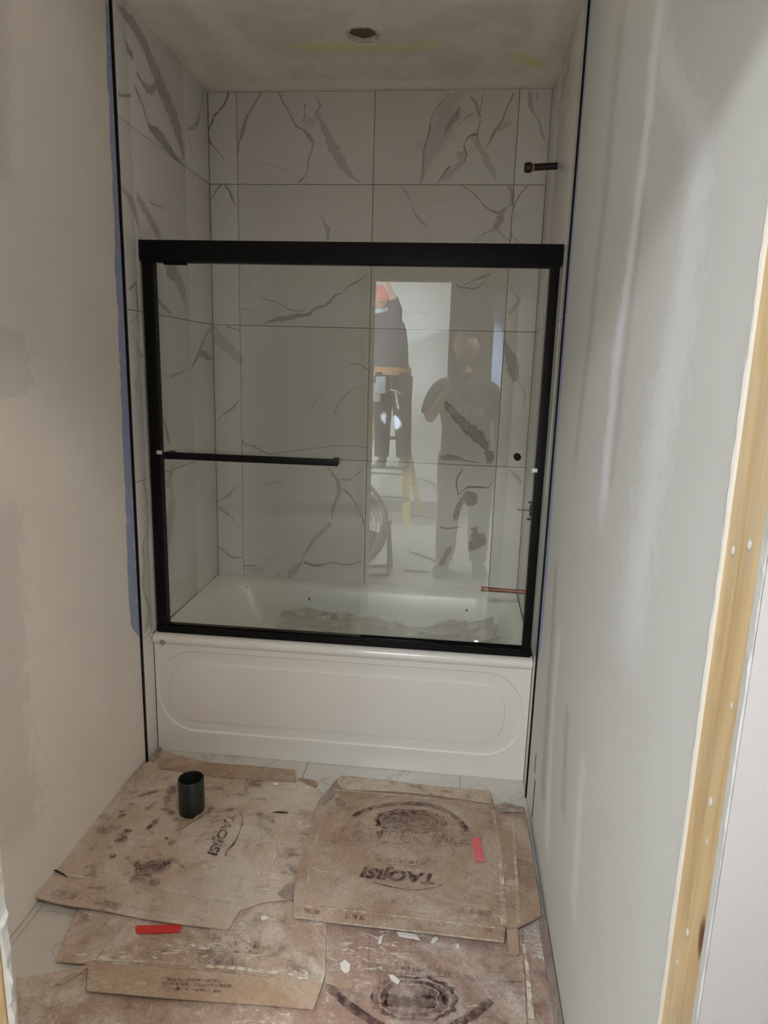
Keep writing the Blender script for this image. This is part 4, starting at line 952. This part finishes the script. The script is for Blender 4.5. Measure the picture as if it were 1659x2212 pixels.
skin = mat('tanned_skin', (.62, .40, .30), .5); shirt = mat('grey_marl_tshirt', (.11, .11, .115), .9); pants = mat('grey_joggers', (.15, .15, .165), .95)
hairm = mat('dark_hair', (.03, .02, .015), .8); shoe = mat('dusty_work_boot', (.20, .18, .16), .8); prt = mat('pale_shirt_print', (.85, .85, .80), .85)
ph_y = CAM[1]-.012
me_ = empty('person', (1.22, -2.62, 0), 'person in grey printed t-shirt and joggers photographing with a phone, mirrored in the door glass', 'person')
S = Sk(); py = -2.66
S.p('pel', (1.225, py, .93), (.155, .105)).p('wai', (1.215, py, 1.08), (.135, .095), 'pel').p('che', (1.20, py, 1.27), (.165, .11), 'wai').p('up', (1.19, py, 1.41), (.13, .09), 'che').p('nk', (1.183, py+.005, 1.51), .058, 'up').p('nk2', (1.181, py+.03, 1.585), .054, 'nk')
S.p('hiL', (1.13, py, .86), .098, 'pel').chain('hiL', 'lL', [((1.12, py+.005, .68), .088), ((1.115, py+.02, .47), .060), ((1.11, py-.01, .30), .056), ((1.10, py-.02, .12), .038), ((1.09, py-.01, .05), .036)])
S.p('hiR', (1.32, py, .86), .098, 'pel').chain('hiR', 'lR', [((1.335, py+.005, .68), .088), ((1.345, py+.01, .47), .060), ((1.35, py-.03, .30), .056), ((1.355, py-.05, .12), .038), ((1.36, py-.04, .05), .036)])
S.p('shL', (1.035, py, 1.40), .060, 'up').chain('shL', 'aL', [((.965, py+.02, 1.33), .056), ((.945, py+.05, 1.25), .050), ((.935, py+.085, 1.175), .042), ((.975, py+.12, 1.245), .042), ((1.03, py+.155, 1.33), .034), ((1.075, py+.19, 1.395), .027), ((1.105, py+.20, 1.435), (.036, .02))])
fingers(S, 'aL6', (1.135, py+.196, 1.462), (.1, .0, 1), (1, 0, -.25), (.15, .5, 0), .05, .0082, (-.4, .1, .9), 'fl')
S.p('shR', (1.345, py, 1.40), .060, 'up').chain('shR', 'aR', [((1.42, py, 1.32), .056), ((1.44, py-.005, 1.20), .046), ((1.455, py, 1.12), .040), ((1.462, py+.02, 1.00), .036), ((1.465, py+.04, .885), .026), ((1.467, py+.045, .82), (.02, .036))])
fingers(S, 'aR5', (1.468, py+.05, .785), (0, .05, -1), (0, 1, 0), (-.6, .1, 0), .078, .0085, (-.5, .5, -.7), 'fr')
skin_mesh('body', S.V, S.E, S.R, skin, me_)
hd = head_mesh((1.185, py+.045, 1.705), .245, (-.06, 1, -.12), skin, me_)
# hair: cap over the skull
bm = bmesh.new(); bmesh.ops.create_uvsphere(bm, u_segments=32, v_segments=24, radius=1)
bmesh.ops.delete(bm, geom=[v for v in bm.verts if v.co.z < .02 or (v.co.y > .35 and v.co.z < .48) or (abs(v.co.x) > .8 and v.co.y > .1 and v.co.z < .3)], context='VERTS')
for v in bm.verts: k = 1+.03*noise.noise(v.co*9); v.co = Vector((1.185+v.co.x*.094*k, py+.038+v.co.y*.118*k, 1.708+v.co.z*.130*k))
ob('hair', bm, hairm, hd, smooth=1)
ob('beard', _ball((1.180, py+.078, 1.626), .052, (1.12, 1., .62), 16), mat('short_beard', (.26, .16, .12), .9), hd, smooth=1)
# t-shirt, trousers as shells a little wider than the body
def shell(name, pts, m, parent, seg=28, wr=.004):
    """pts: rings (centre, rx, ry)"""
    B = BM(); L_ = []
    for i, (c_, rx, ry) in enumerate(pts):
        L_.append([Vector(c_)+Vector((rx*math.cos(2*PI*k/seg), ry*math.sin(2*PI*k/seg), 0))*(1+wr*8*noise.noise((k*.7, c_[2]*14, c_[0]))) for k in range(seg)])
    B.loops(L_); return ob(name, B, m, parent, smooth=1)
ts = shell('tshirt', [((1.225, py, .90), .192, .135), ((1.222, py, .98), .188, .130), ((1.215, py, 1.10), .178, .122), ((1.205, py, 1.22), .190, .130), ((1.198, py, 1.32), .202, .130), ((1.192, py, 1.39), .212, .120), ((1.191, py, 1.435), .205, .108), ((1.189, py, 1.47), .165, .096), ((1.187, py, 1.50), .110, .082), ((1.185, py+.004, 1.525), .068, .068)], shirt, me_)
for nm, q in (('sleeve', [((1.085, py, 1.435), .055), ((1.045, py, 1.425), .064), ((1.010, py+.006, 1.395), .070), ((.980, py+.018, 1.35), .070), ((.960, py+.032, 1.305), .068), ((.945, py+.05, 1.255), .066), ((.938, py+.062, 1.225), .064)]), ('sleeve', [((1.30, py, 1.435), .055), ((1.34, py, 1.425), .064), ((1.375, py, 1.395), .070), ((1.405, py, 1.35), .070), ((1.425, py, 1.29), .068), ((1.440, py, 1.22), .066)])):
    ob(nm, BM().tube([c_ for c_, r_ in q], [r_ for c_, r_ in q], 20, caps=False), shirt, ts, smooth=1)
# printed emblem on the chest: antlered head, band, letters
yf = py+.1325
def fl(pts): 
    B = BM(); B.bm.faces.new([B.bm.verts.new((1.205+a, yf+.006-.25*a*a*3, 1.16+b)) for a, b in pts]); return B
def bigp(pts): 
    B = BM()
    for P_ in pts: B.bm.faces.new([B.bm.verts.new((1.205+a, yf+.007-1.1*a*a, 1.16+b)) for a, b in P_])
    return B
def bars(x0_, x1_, z0_, z1_, n_=8): return [[(x0_+(x1_-x0_)*i/n_, z0_), (x0_+(x1_-x0_)*(i+1)/n_, z0_), (x0_+(x1_-x0_)*(i+1)/n_, z1_), (x0_+(x1_-x0_)*i/n_, z1_)] for i in range(n_)]
P_ = bars(-.125, -.04, .06, .115)+bars(.04, .125, .06, .115)+[[(-.018, .075), (0, .02), (.018, .075), (.012, .11), (-.012, .11)], [(-.03, .11), (0, .095), (.03, .11), (.02, .135), (-.02, .135)]]
for s_ in (-1, 1):
    for a0_, b0_, a1_, b1_, w_ in ((.02, .13, .05, .165, .007), (.05, .165, .065, .225, .007), (.05, .165, .095, .20, .006), (.035, .15, .038, .21, .006), (.095, .20, .10, .23, .005), (.065, .18, .085, .235, .005)):
        P_.append([(s_*a0_, b0_), (s_*(a0_+w_), b0_-.004), (s_*(a1_+w_), b1_-.002), (s_*a1_, b1_)])
P_ += bars(-.06, -.048, -.045, .035, 1)+bars(-.048, -.015, .025, .035, 2)+bars(-.048, -.015, -.008, .002, 2)+bars(-.025, -.014, .0, .03, 1)
P_ += bars(.0, .012, -.045, .035, 1)+bars(.012, .05, .025, .035, 2)+bars(.012, .045, -.008, .002, 2)+bars(.012, .05, -.045, -.035, 2)
ob('shirt_print', bigp(P_), prt, ts)
for sx, side in ((-1, [((1.135, py, .93), .118, .125), ((1.125, py+.003, .78), .108, .118), ((1.118, py+.01, .62), .094, .10), ((1.112, py+.02, .47), .082, .088), ((1.107, py-.005, .30), .078, .082), ((1.102, py-.015, .18), .076, .080), ((1.098, py-.01, .13), .062, .066), ((1.096, py-.01, .10), .070, .075)]),
                 (1, [((1.322, py, .93), .118, .125), ((1.334, py+.003, .78), .108, .118), ((1.342, py+.005, .62), .094, .10), ((1.346, py+.005, .47), .082, .088), ((1.350, py-.02, .30), .078, .082), ((1.354, py-.045, .18), .076, .080), ((1.358, py-.045, .13), .062, .066), ((1.36, py-.045, .10), .070, .075)])):
    shell('trouser_leg', side, pants, me_, wr=.012)
shell('trouser_seat', [((1.228, py, .78), .20, .13), ((1.228, py, .86), .205, .132), ((1.226, py, .95), .19, .126)], pants, me_)
def boot(x, y, dx, parent, m):
    B = BM(); L_ = []
    for k, (dy, zc, rw, rh) in enumerate(((-.09, .045, .030, .035), (-.07, .055, .042, .052), (-.02, .06, .044, .060), (.04, .05, .047, .048), (.10, .038, .052, .036), (.15, .033, .048, .031), (.18, .026, .030, .022))):
        L_.append([Vector((x+dx*dy+rw*math.cos(2*PI*q/16), y+dy, max(.002, zc+rh*math.sin(2*PI*q/16)))) for q in range(16)])
    b = ob('boot', B.loops(L_, True, True), m, parent, smooth=1)
    ob('sole', BM().box(x+dx*.03-.05, x+dx*.03+.05, y-.09, y+.175, .001, .018, .004), mat('boot_sole', (.05, .05, .05), .8), b)
boot(1.085, py+.015, -.18, me_, shoe); boot(1.365, py-.02, .12, me_, shoe)
# phone, its lens side facing the door
tagp = BM().box(1.137-.052, 1.137+.026, ph_y-.009, ph_y, 1.546-.112, 1.546+.052, .004)
phn = ob('phone', tagp, mat('phone_case', (.17, .19, .18), .3), None, smooth=30, label='dark phone with bright metal rim held up by the person in the t-shirt', cat='phone')
B = BM(); 
for q in ((-.055, -.052, -.11, .05), (.026, .029, -.11, .05)): B.box(1.137+q[0], 1.137+q[1], ph_y-.007, ph_y-.002, 1.546+q[2], 1.546+q[3], .0004)
B.box(1.137-.050, 1.137+.024, ph_y-.007, ph_y-.002, 1.546+.052, 1.546+.055, .0004)
ob('phone_rim', B, mat('polished_metal_rim', (.9, .9, .9), .4, metal=.2), phn)

# worker on the ladder
wy = -4.25
wk = empty('person', (.45, wy, .58), 'worker in pink cap reaching up on a ladder, mirrored in the door glass', 'person')
wsh = mat('grey_work_shirt', (.10, .10, .115), .9); wpt = mat('dark_work_trousers', (.05, .05, .06), .9); lea = mat('tan_leather_belt', (.42, .24, .11), .7); grb = mat('grey_canvas_bag', (.40, .42, .43), .8)
S = Sk()
S.p('pel', (.50, wy, 1.42), (.15, .11)).p('wai', (.48, wy, 1.58), (.135, .10), 'pel').p('che', (.45, wy, 1.80), (.16, .115), 'wai').p('up', (.42, wy+.01, 1.96), (.13, .09), 'che').p('nk', (.38, wy+.02, 2.06), .055, 'up').p('nk2', (.365, wy+.02, 2.12), .052, 'nk')
S.p('hL', (.42, wy, 1.36), .095, 'pel').chain('hL', 'l', [((.41, wy+.03, 1.20), .085), ((.42, wy+.07, .98), .058), ((.42, wy+.02, .80), .052), ((.42, wy, .66), .036), ((.42, wy+.01, .63), .034)])
S.p('hR', (.58, wy, 1.36), .095, 'pel').chain('hR', 'r', [((.60, wy+.03, 1.20), .085), ((.625, wy+.06, .98), .058), ((.63, wy+.02, .80), .052), ((.635, wy, .66), .036), ((.635, wy+.01, .63), .034)])
S.p('sL', (.29, wy+.01, 1.99), .062, 'up').chain('sL', 'a', [((.22, wy+.03, 2.12), .050), ((.19, wy+.06, 2.26), .040), ((.22, wy+.08, 2.40), .034), ((.26, wy+.08, 2.50), .026), ((.27, wy+.08, 2.56), (.034, .02))])
fingers(S, 'a4', (.275, wy+.085, 2.585), (0, 0, 1), (1, 0, 0), (0, .5, 0), .05, .0085, (-.6, 0, .7), 'wl')
S.p('sR', (.52, wy+.01, 2.00), .062, 'up').chain('sR', 'b', [((.50, wy+.05, 2.14), .050), ((.44, wy+.08, 2.27), .040), ((.38, wy+.09, 2.39), .034), ((.34, wy+.09, 2.49), .026), ((.335, wy+.09, 2.55), (.034, .02))])
fingers(S, 'b4', (.335, wy+.095, 2.575), (0, 0, 1), (1, 0, 0), (0, .5, 0), .05, .0085, (.6, 0, .7), 'wr')
skin_mesh('body', S.V, S.E, S.R, mat('pale_skin', (.62, .40, .32), .55), wk)
h2 = head_mesh((.350, wy+.03, 2.165), .225, (-.5, -.35, .12), bpy.data.materials['pale_skin'], wk)
bm = bmesh.new(); bmesh.ops.create_uvsphere(bm, u_segments=28, v_segments=20, radius=1); bmesh.ops.delete(bm, geom=[v for v in bm.verts if v.co.z < -.42], context='VERTS')
for v in bm.verts: v.co = Vector((.350+v.co.x*.098, wy+.04+v.co.y*.112, 2.185+v.co.z*.118))
cap = ob('cap', bm, mat('salmon_pink_cap', (.80, .32, .27), .8), h2, smooth=1)
ob('cap_peak', _ball((.26, wy+.0, 2.17), .06, (1.2, 1., .16), 16), bpy.data.materials['salmon_pink_cap'], cap, smooth=1)
ws = shell('work_shirt', [((.49, wy, 1.50), .178, .13), ((.485, wy, 1.62), .165, .122), ((.47, wy, 1.74), .172, .128), ((.445, wy, 1.88), .180, .128), ((.425, wy, 1.97), .170, .115), ((.40, wy+.01, 2.03), .115, .09), ((.385, wy+.02, 2.07), .066, .066)], wsh, wk)
ob('collar', BM().lathe([(.072, 0), (.078, .03), (.064, .045)], (.378, wy+.02, 2.045), (0, 0, 1), 20), mat('pale_blue_collar', (.45, .58, .62), .8), ws, smooth=1)
for q in ([((.31, wy+.01, 2.0), .075), ((.25, wy+.02, 2.08), .070), ((.21, wy+.04, 2.18), .058)], [((.50, wy+.01, 2.0), .078), ((.51, wy+.03, 2.08), .070), ((.48, wy+.06, 2.18), .058)]):
    ob('sleeve', BM().tube([c_ for c_, r_ in q], [r_ for c_, r_ in q], 18, caps=False), wsh, ws, smooth=1)
for sd in ([((.425, wy, 1.50), .10, .128), ((.415, wy+.01, 1.32), .105, .112), ((.415, wy+.04, 1.12), .090, .098), ((.42, wy+.06, .96), .080, .084), ((.42, wy+.02, .80), .076, .080), ((.42, wy+.005, .68), .072, .078)],
           [((.575, wy, 1.50), .10, .128), ((.592, wy+.01, 1.32), .105, .112), ((.610, wy+.04, 1.12), .090, .098), ((.625, wy+.05, .96), .080, .084), ((.632, wy+.02, .80), .076, .080), ((.636, wy+.005, .68), .072, .078)]): shell('trouser_leg', sd, wpt, wk, wr=.012)
belt = shell('tool_belt', [((.497, wy, 1.475), .186, .142), ((.495, wy, 1.55), .184, .140)], lea, wk)
ob('tool_pouch', BM().box(.36, .46, wy+.12, wy+.20, 1.30, 1.46, .015), grb, belt, smooth=40, label='grey canvas pouch'); ob('tool_pouch', BM().box(.31, .41, wy+.10, wy+.18, 1.22, 1.40, .015), grb, belt, smooth=40)
ob('tool_pouch', BM().box(.62, .70, wy-.02, wy+.12, 1.30, 1.47, .015), wpt, belt, smooth=40)
ob('hammer_handle', BM().tube([(.55, wy+.145, 1.32), (.585, wy+.155, 1.16)], .011, 8), mat('pale_ash_handle', (.6, .5, .38), .6), belt)
ob('hammer_head', BM().tube([(.46, wy+.15, 1.30), (.50, wy+.15, 1.335), (.56, wy+.15, 1.325), (.60, wy+.15, 1.30)], .011, 8), mat('steel', (.75, .75, .75), .3, metal=1), belt)
for x, dx in ((.42, -.1), (.635, .1)):
    B = BM(); L_ = []
    for (dy, zc, rw, rh) in ((-.09, .035, .030, .03), (-.05, .05, .042, .05), (.03, .045, .046, .045), (.12, .03, .046, .028), (.17, .024, .03, .020)):
        L_.append([Vector((x+dx*dy+rw*math.cos(2*PI*q/14), wy+dy, max(.582, .58+zc+rh*math.sin(2*PI*q/14)))) for q in range(14)])
    ob('boot', B.loops(L_, True, True), shoe, wk, smooth=1)

# stepladder
yel_ = mat('yellow_fibreglass', (.62, .50, .16), .55); alu = mat('dull_aluminium', (.5, .5, .5), .4, metal=.8)
ld = empty('stepladder', (.45, -4.4, 0), 'yellow stepladder the worker stands on, mirrored left in the door glass', 'ladder')
F0, F1 = (.20, -4.17, 0), (.70, -4.17, 0); T0, T1 = (.31, -4.40, 1.22), (.60, -4.40, 1.22)
R0, R1 = (.13, -4.72, 0), (.80, -4.72, 0)
for a_, b_ in ((F0, T0), (F1, T1)): ob('front_rail', BM().obox(a_, b_, .07, .028, (0, 1, 0), .003), yel_, ld)
for a_, b_ in ((R0, (.33, -4.44, 1.16)), (R1, (.58, -4.44, 1.16))): ob('rear_rail', BM().obox(a_, b_, .05, .025, (0, 1, 0), .003), yel_, ld)
ob('top_cap', BM().box(.27, .64, -4.50, -4.34, 1.20, 1.245, .008), yel_, ld)
for k in range(1, 4):
    t = k*.29/1.22; y_ = -4.17-.23*t; xa = .20+.11*t; xb = .70-.10*t
    ob('step', BM().box(xa, xb, y_-.06, y_+.045, k*.29-.028, k*.29, .003), alu, ld)
ob('step', BM().box(.22, .70, wy-.11, wy+.12, .552, .580, .003), alu, ld) if False else None
for z in (.45, .85): ob('rear_brace', BM().obox((.17+.14*z, -4.72+.24*z, z), (.765-.16*z, -4.72+.24*z, z), .03, .02, None, .002), alu, ld)
ob('spreader', BM().obox((.655, -4.27, .55), (.715, -4.60, .50), .02, .006), alu, ld)

# drum fan behind the partition
fc = Vector((.30, -2.44, .40)); R_ = .36
dfan = empty('drum_fan', (fc.x, fc.y, 0), 'orange drum fan on a tube stand, mirrored at lower left in the door glass', 'fan')
org_ = mat('faded_orange_housing', (.55, .22, .12), .5); gry = mat('dark_grey_grille', (.08, .075, .075), .5)
axf = Vector((.25, 1, -.05)).normalized()
ob('housing', BM().lathe([(R_, -.12), (R_+.006, -.11), (R_, -.09), (R_, .09), (R_+.006, .11), (R_, .12), (R_-.012, .12), (R_-.012, -.12), (R_, -.12)], fc, axf, 48), org_, dfan, smooth=40)
nrm = axf.orthogonal().normalized(); mm = axf.cross(nrm)
B = BM()
for k in range(1, 12): B.lathe([(R_*k/12+.0025, .118), (R_*k/12, .1205), (R_*k/12-.0025, .118)], fc, axf, 40)
for k in range(16): t = 2*PI*k/16; B.obox(fc+axf*.121+(nrm*math.cos(t)+mm*math.sin(t))*.05, fc+axf*.121+(nrm*math.cos(t)+mm*math.sin(t))*R_*.985, .004, .003)
ob('grille', B, gry, dfan, kind='stuff')
for k in range(5):
    t = 2*PI*k/5; u1 = nrm*math.cos(t)+mm*math.sin(t); u2 = -nrm*math.sin(t)+mm*math.cos(t); B = BM()
    B.loops([[fc+u1*r_+u2*w_*a+axf*(.03*a) for r_, w_ in ((.05, .02), (.16, .07), (.30, .09), (.31, .05))] for a in (-1, -.3, .4, 1)] if False else [[fc+u1*.05-u2*.02-axf*.01, fc+u1*.05+u2*.02+axf*.01, fc+u1*.31+u2*.09+axf*.04, fc+u1*.32-u2*.06-axf*.03], [fc+u1*.05-u2*.02-axf*.014, fc+u1*.05+u2*.02+axf*.006, fc+u1*.31+u2*.09+axf*.036, fc+u1*.32-u2*.06-axf*.034]], True, True)
    ob('blade', B, gry, dfan)
ob('motor', BM().lathe([(.0001, -.10), (.06, -.09), (.075, 0), (.06, .08), (.0001, .10)], fc, axf, 20), gry, dfan, smooth=40)
sx_ = Vector((axf.y, -axf.x, 0)).normalized()
for s_ in (-1, 1):
    q = fc+sx_*s_*(R_+.02)
    B = BM().tube([q, Vector((q.x+.02*s_, q.y+.10, .02)), ], .013, 10); B.tube([q, Vector((q.x+.02*s_, q.y-.14, .02))], .013, 10); B.tube([fc+sx_*s_*(R_-.005), q+sx_*s_*.02], .016, 10)
    ob('stand_leg', B, gry, dfan)
for dy in (.10, -.14): a_ = fc+sx_*-(R_+.04); b_ = fc+sx_*(R_+.04); ob('stand_bar', BM().tube([(a_.x, a_.y+dy, .015), (b_.x, b_.y+dy, .015)], .013, 10), gry, dfan)
# cords and boards on the hall floor
B = BM().tube([(.70, -4.66, .008), (.95, -4.55, .008), (1.15, -4.62, .008), (1.3, -4.9, .008), (1.4, -5.3, .008)], .006, 8)
ob('extension_cord', B, mat('dark_cord', (.05, .05, .05), .6), None, smooth=1, label='dark cord lying across the floor by the ladder foot, seen in the door glass', cat='cord')
B = BM().tube([(.66, -4.83, .30), (.78, -4.80, .38), (.92, -4.80, .34), (1.02, -4.82, .15), (1.05, -4.80, .008)], .007, 8)
ob('hose', B, mat('grey_hose', (.2, .2, .2), .6), None, smooth=1, label='grey hose looped against the bright rear wall, seen in the door glass', cat='hose')
for a_, b_, lb in (((.80, -3.17, .008), (1.10, -2.86, .008), 'long thin grey batten lying diagonally on the hall floor'), ((.80, -2.60, .006), (.99, -2.60, .006), 'short thin grey batten lying left of the boots')):
    ob('batten', BM().obox(a_, b_, .02, .012), mat('grey_batten', (.25, .24, .23), .8), None, label=lb, cat='strip')
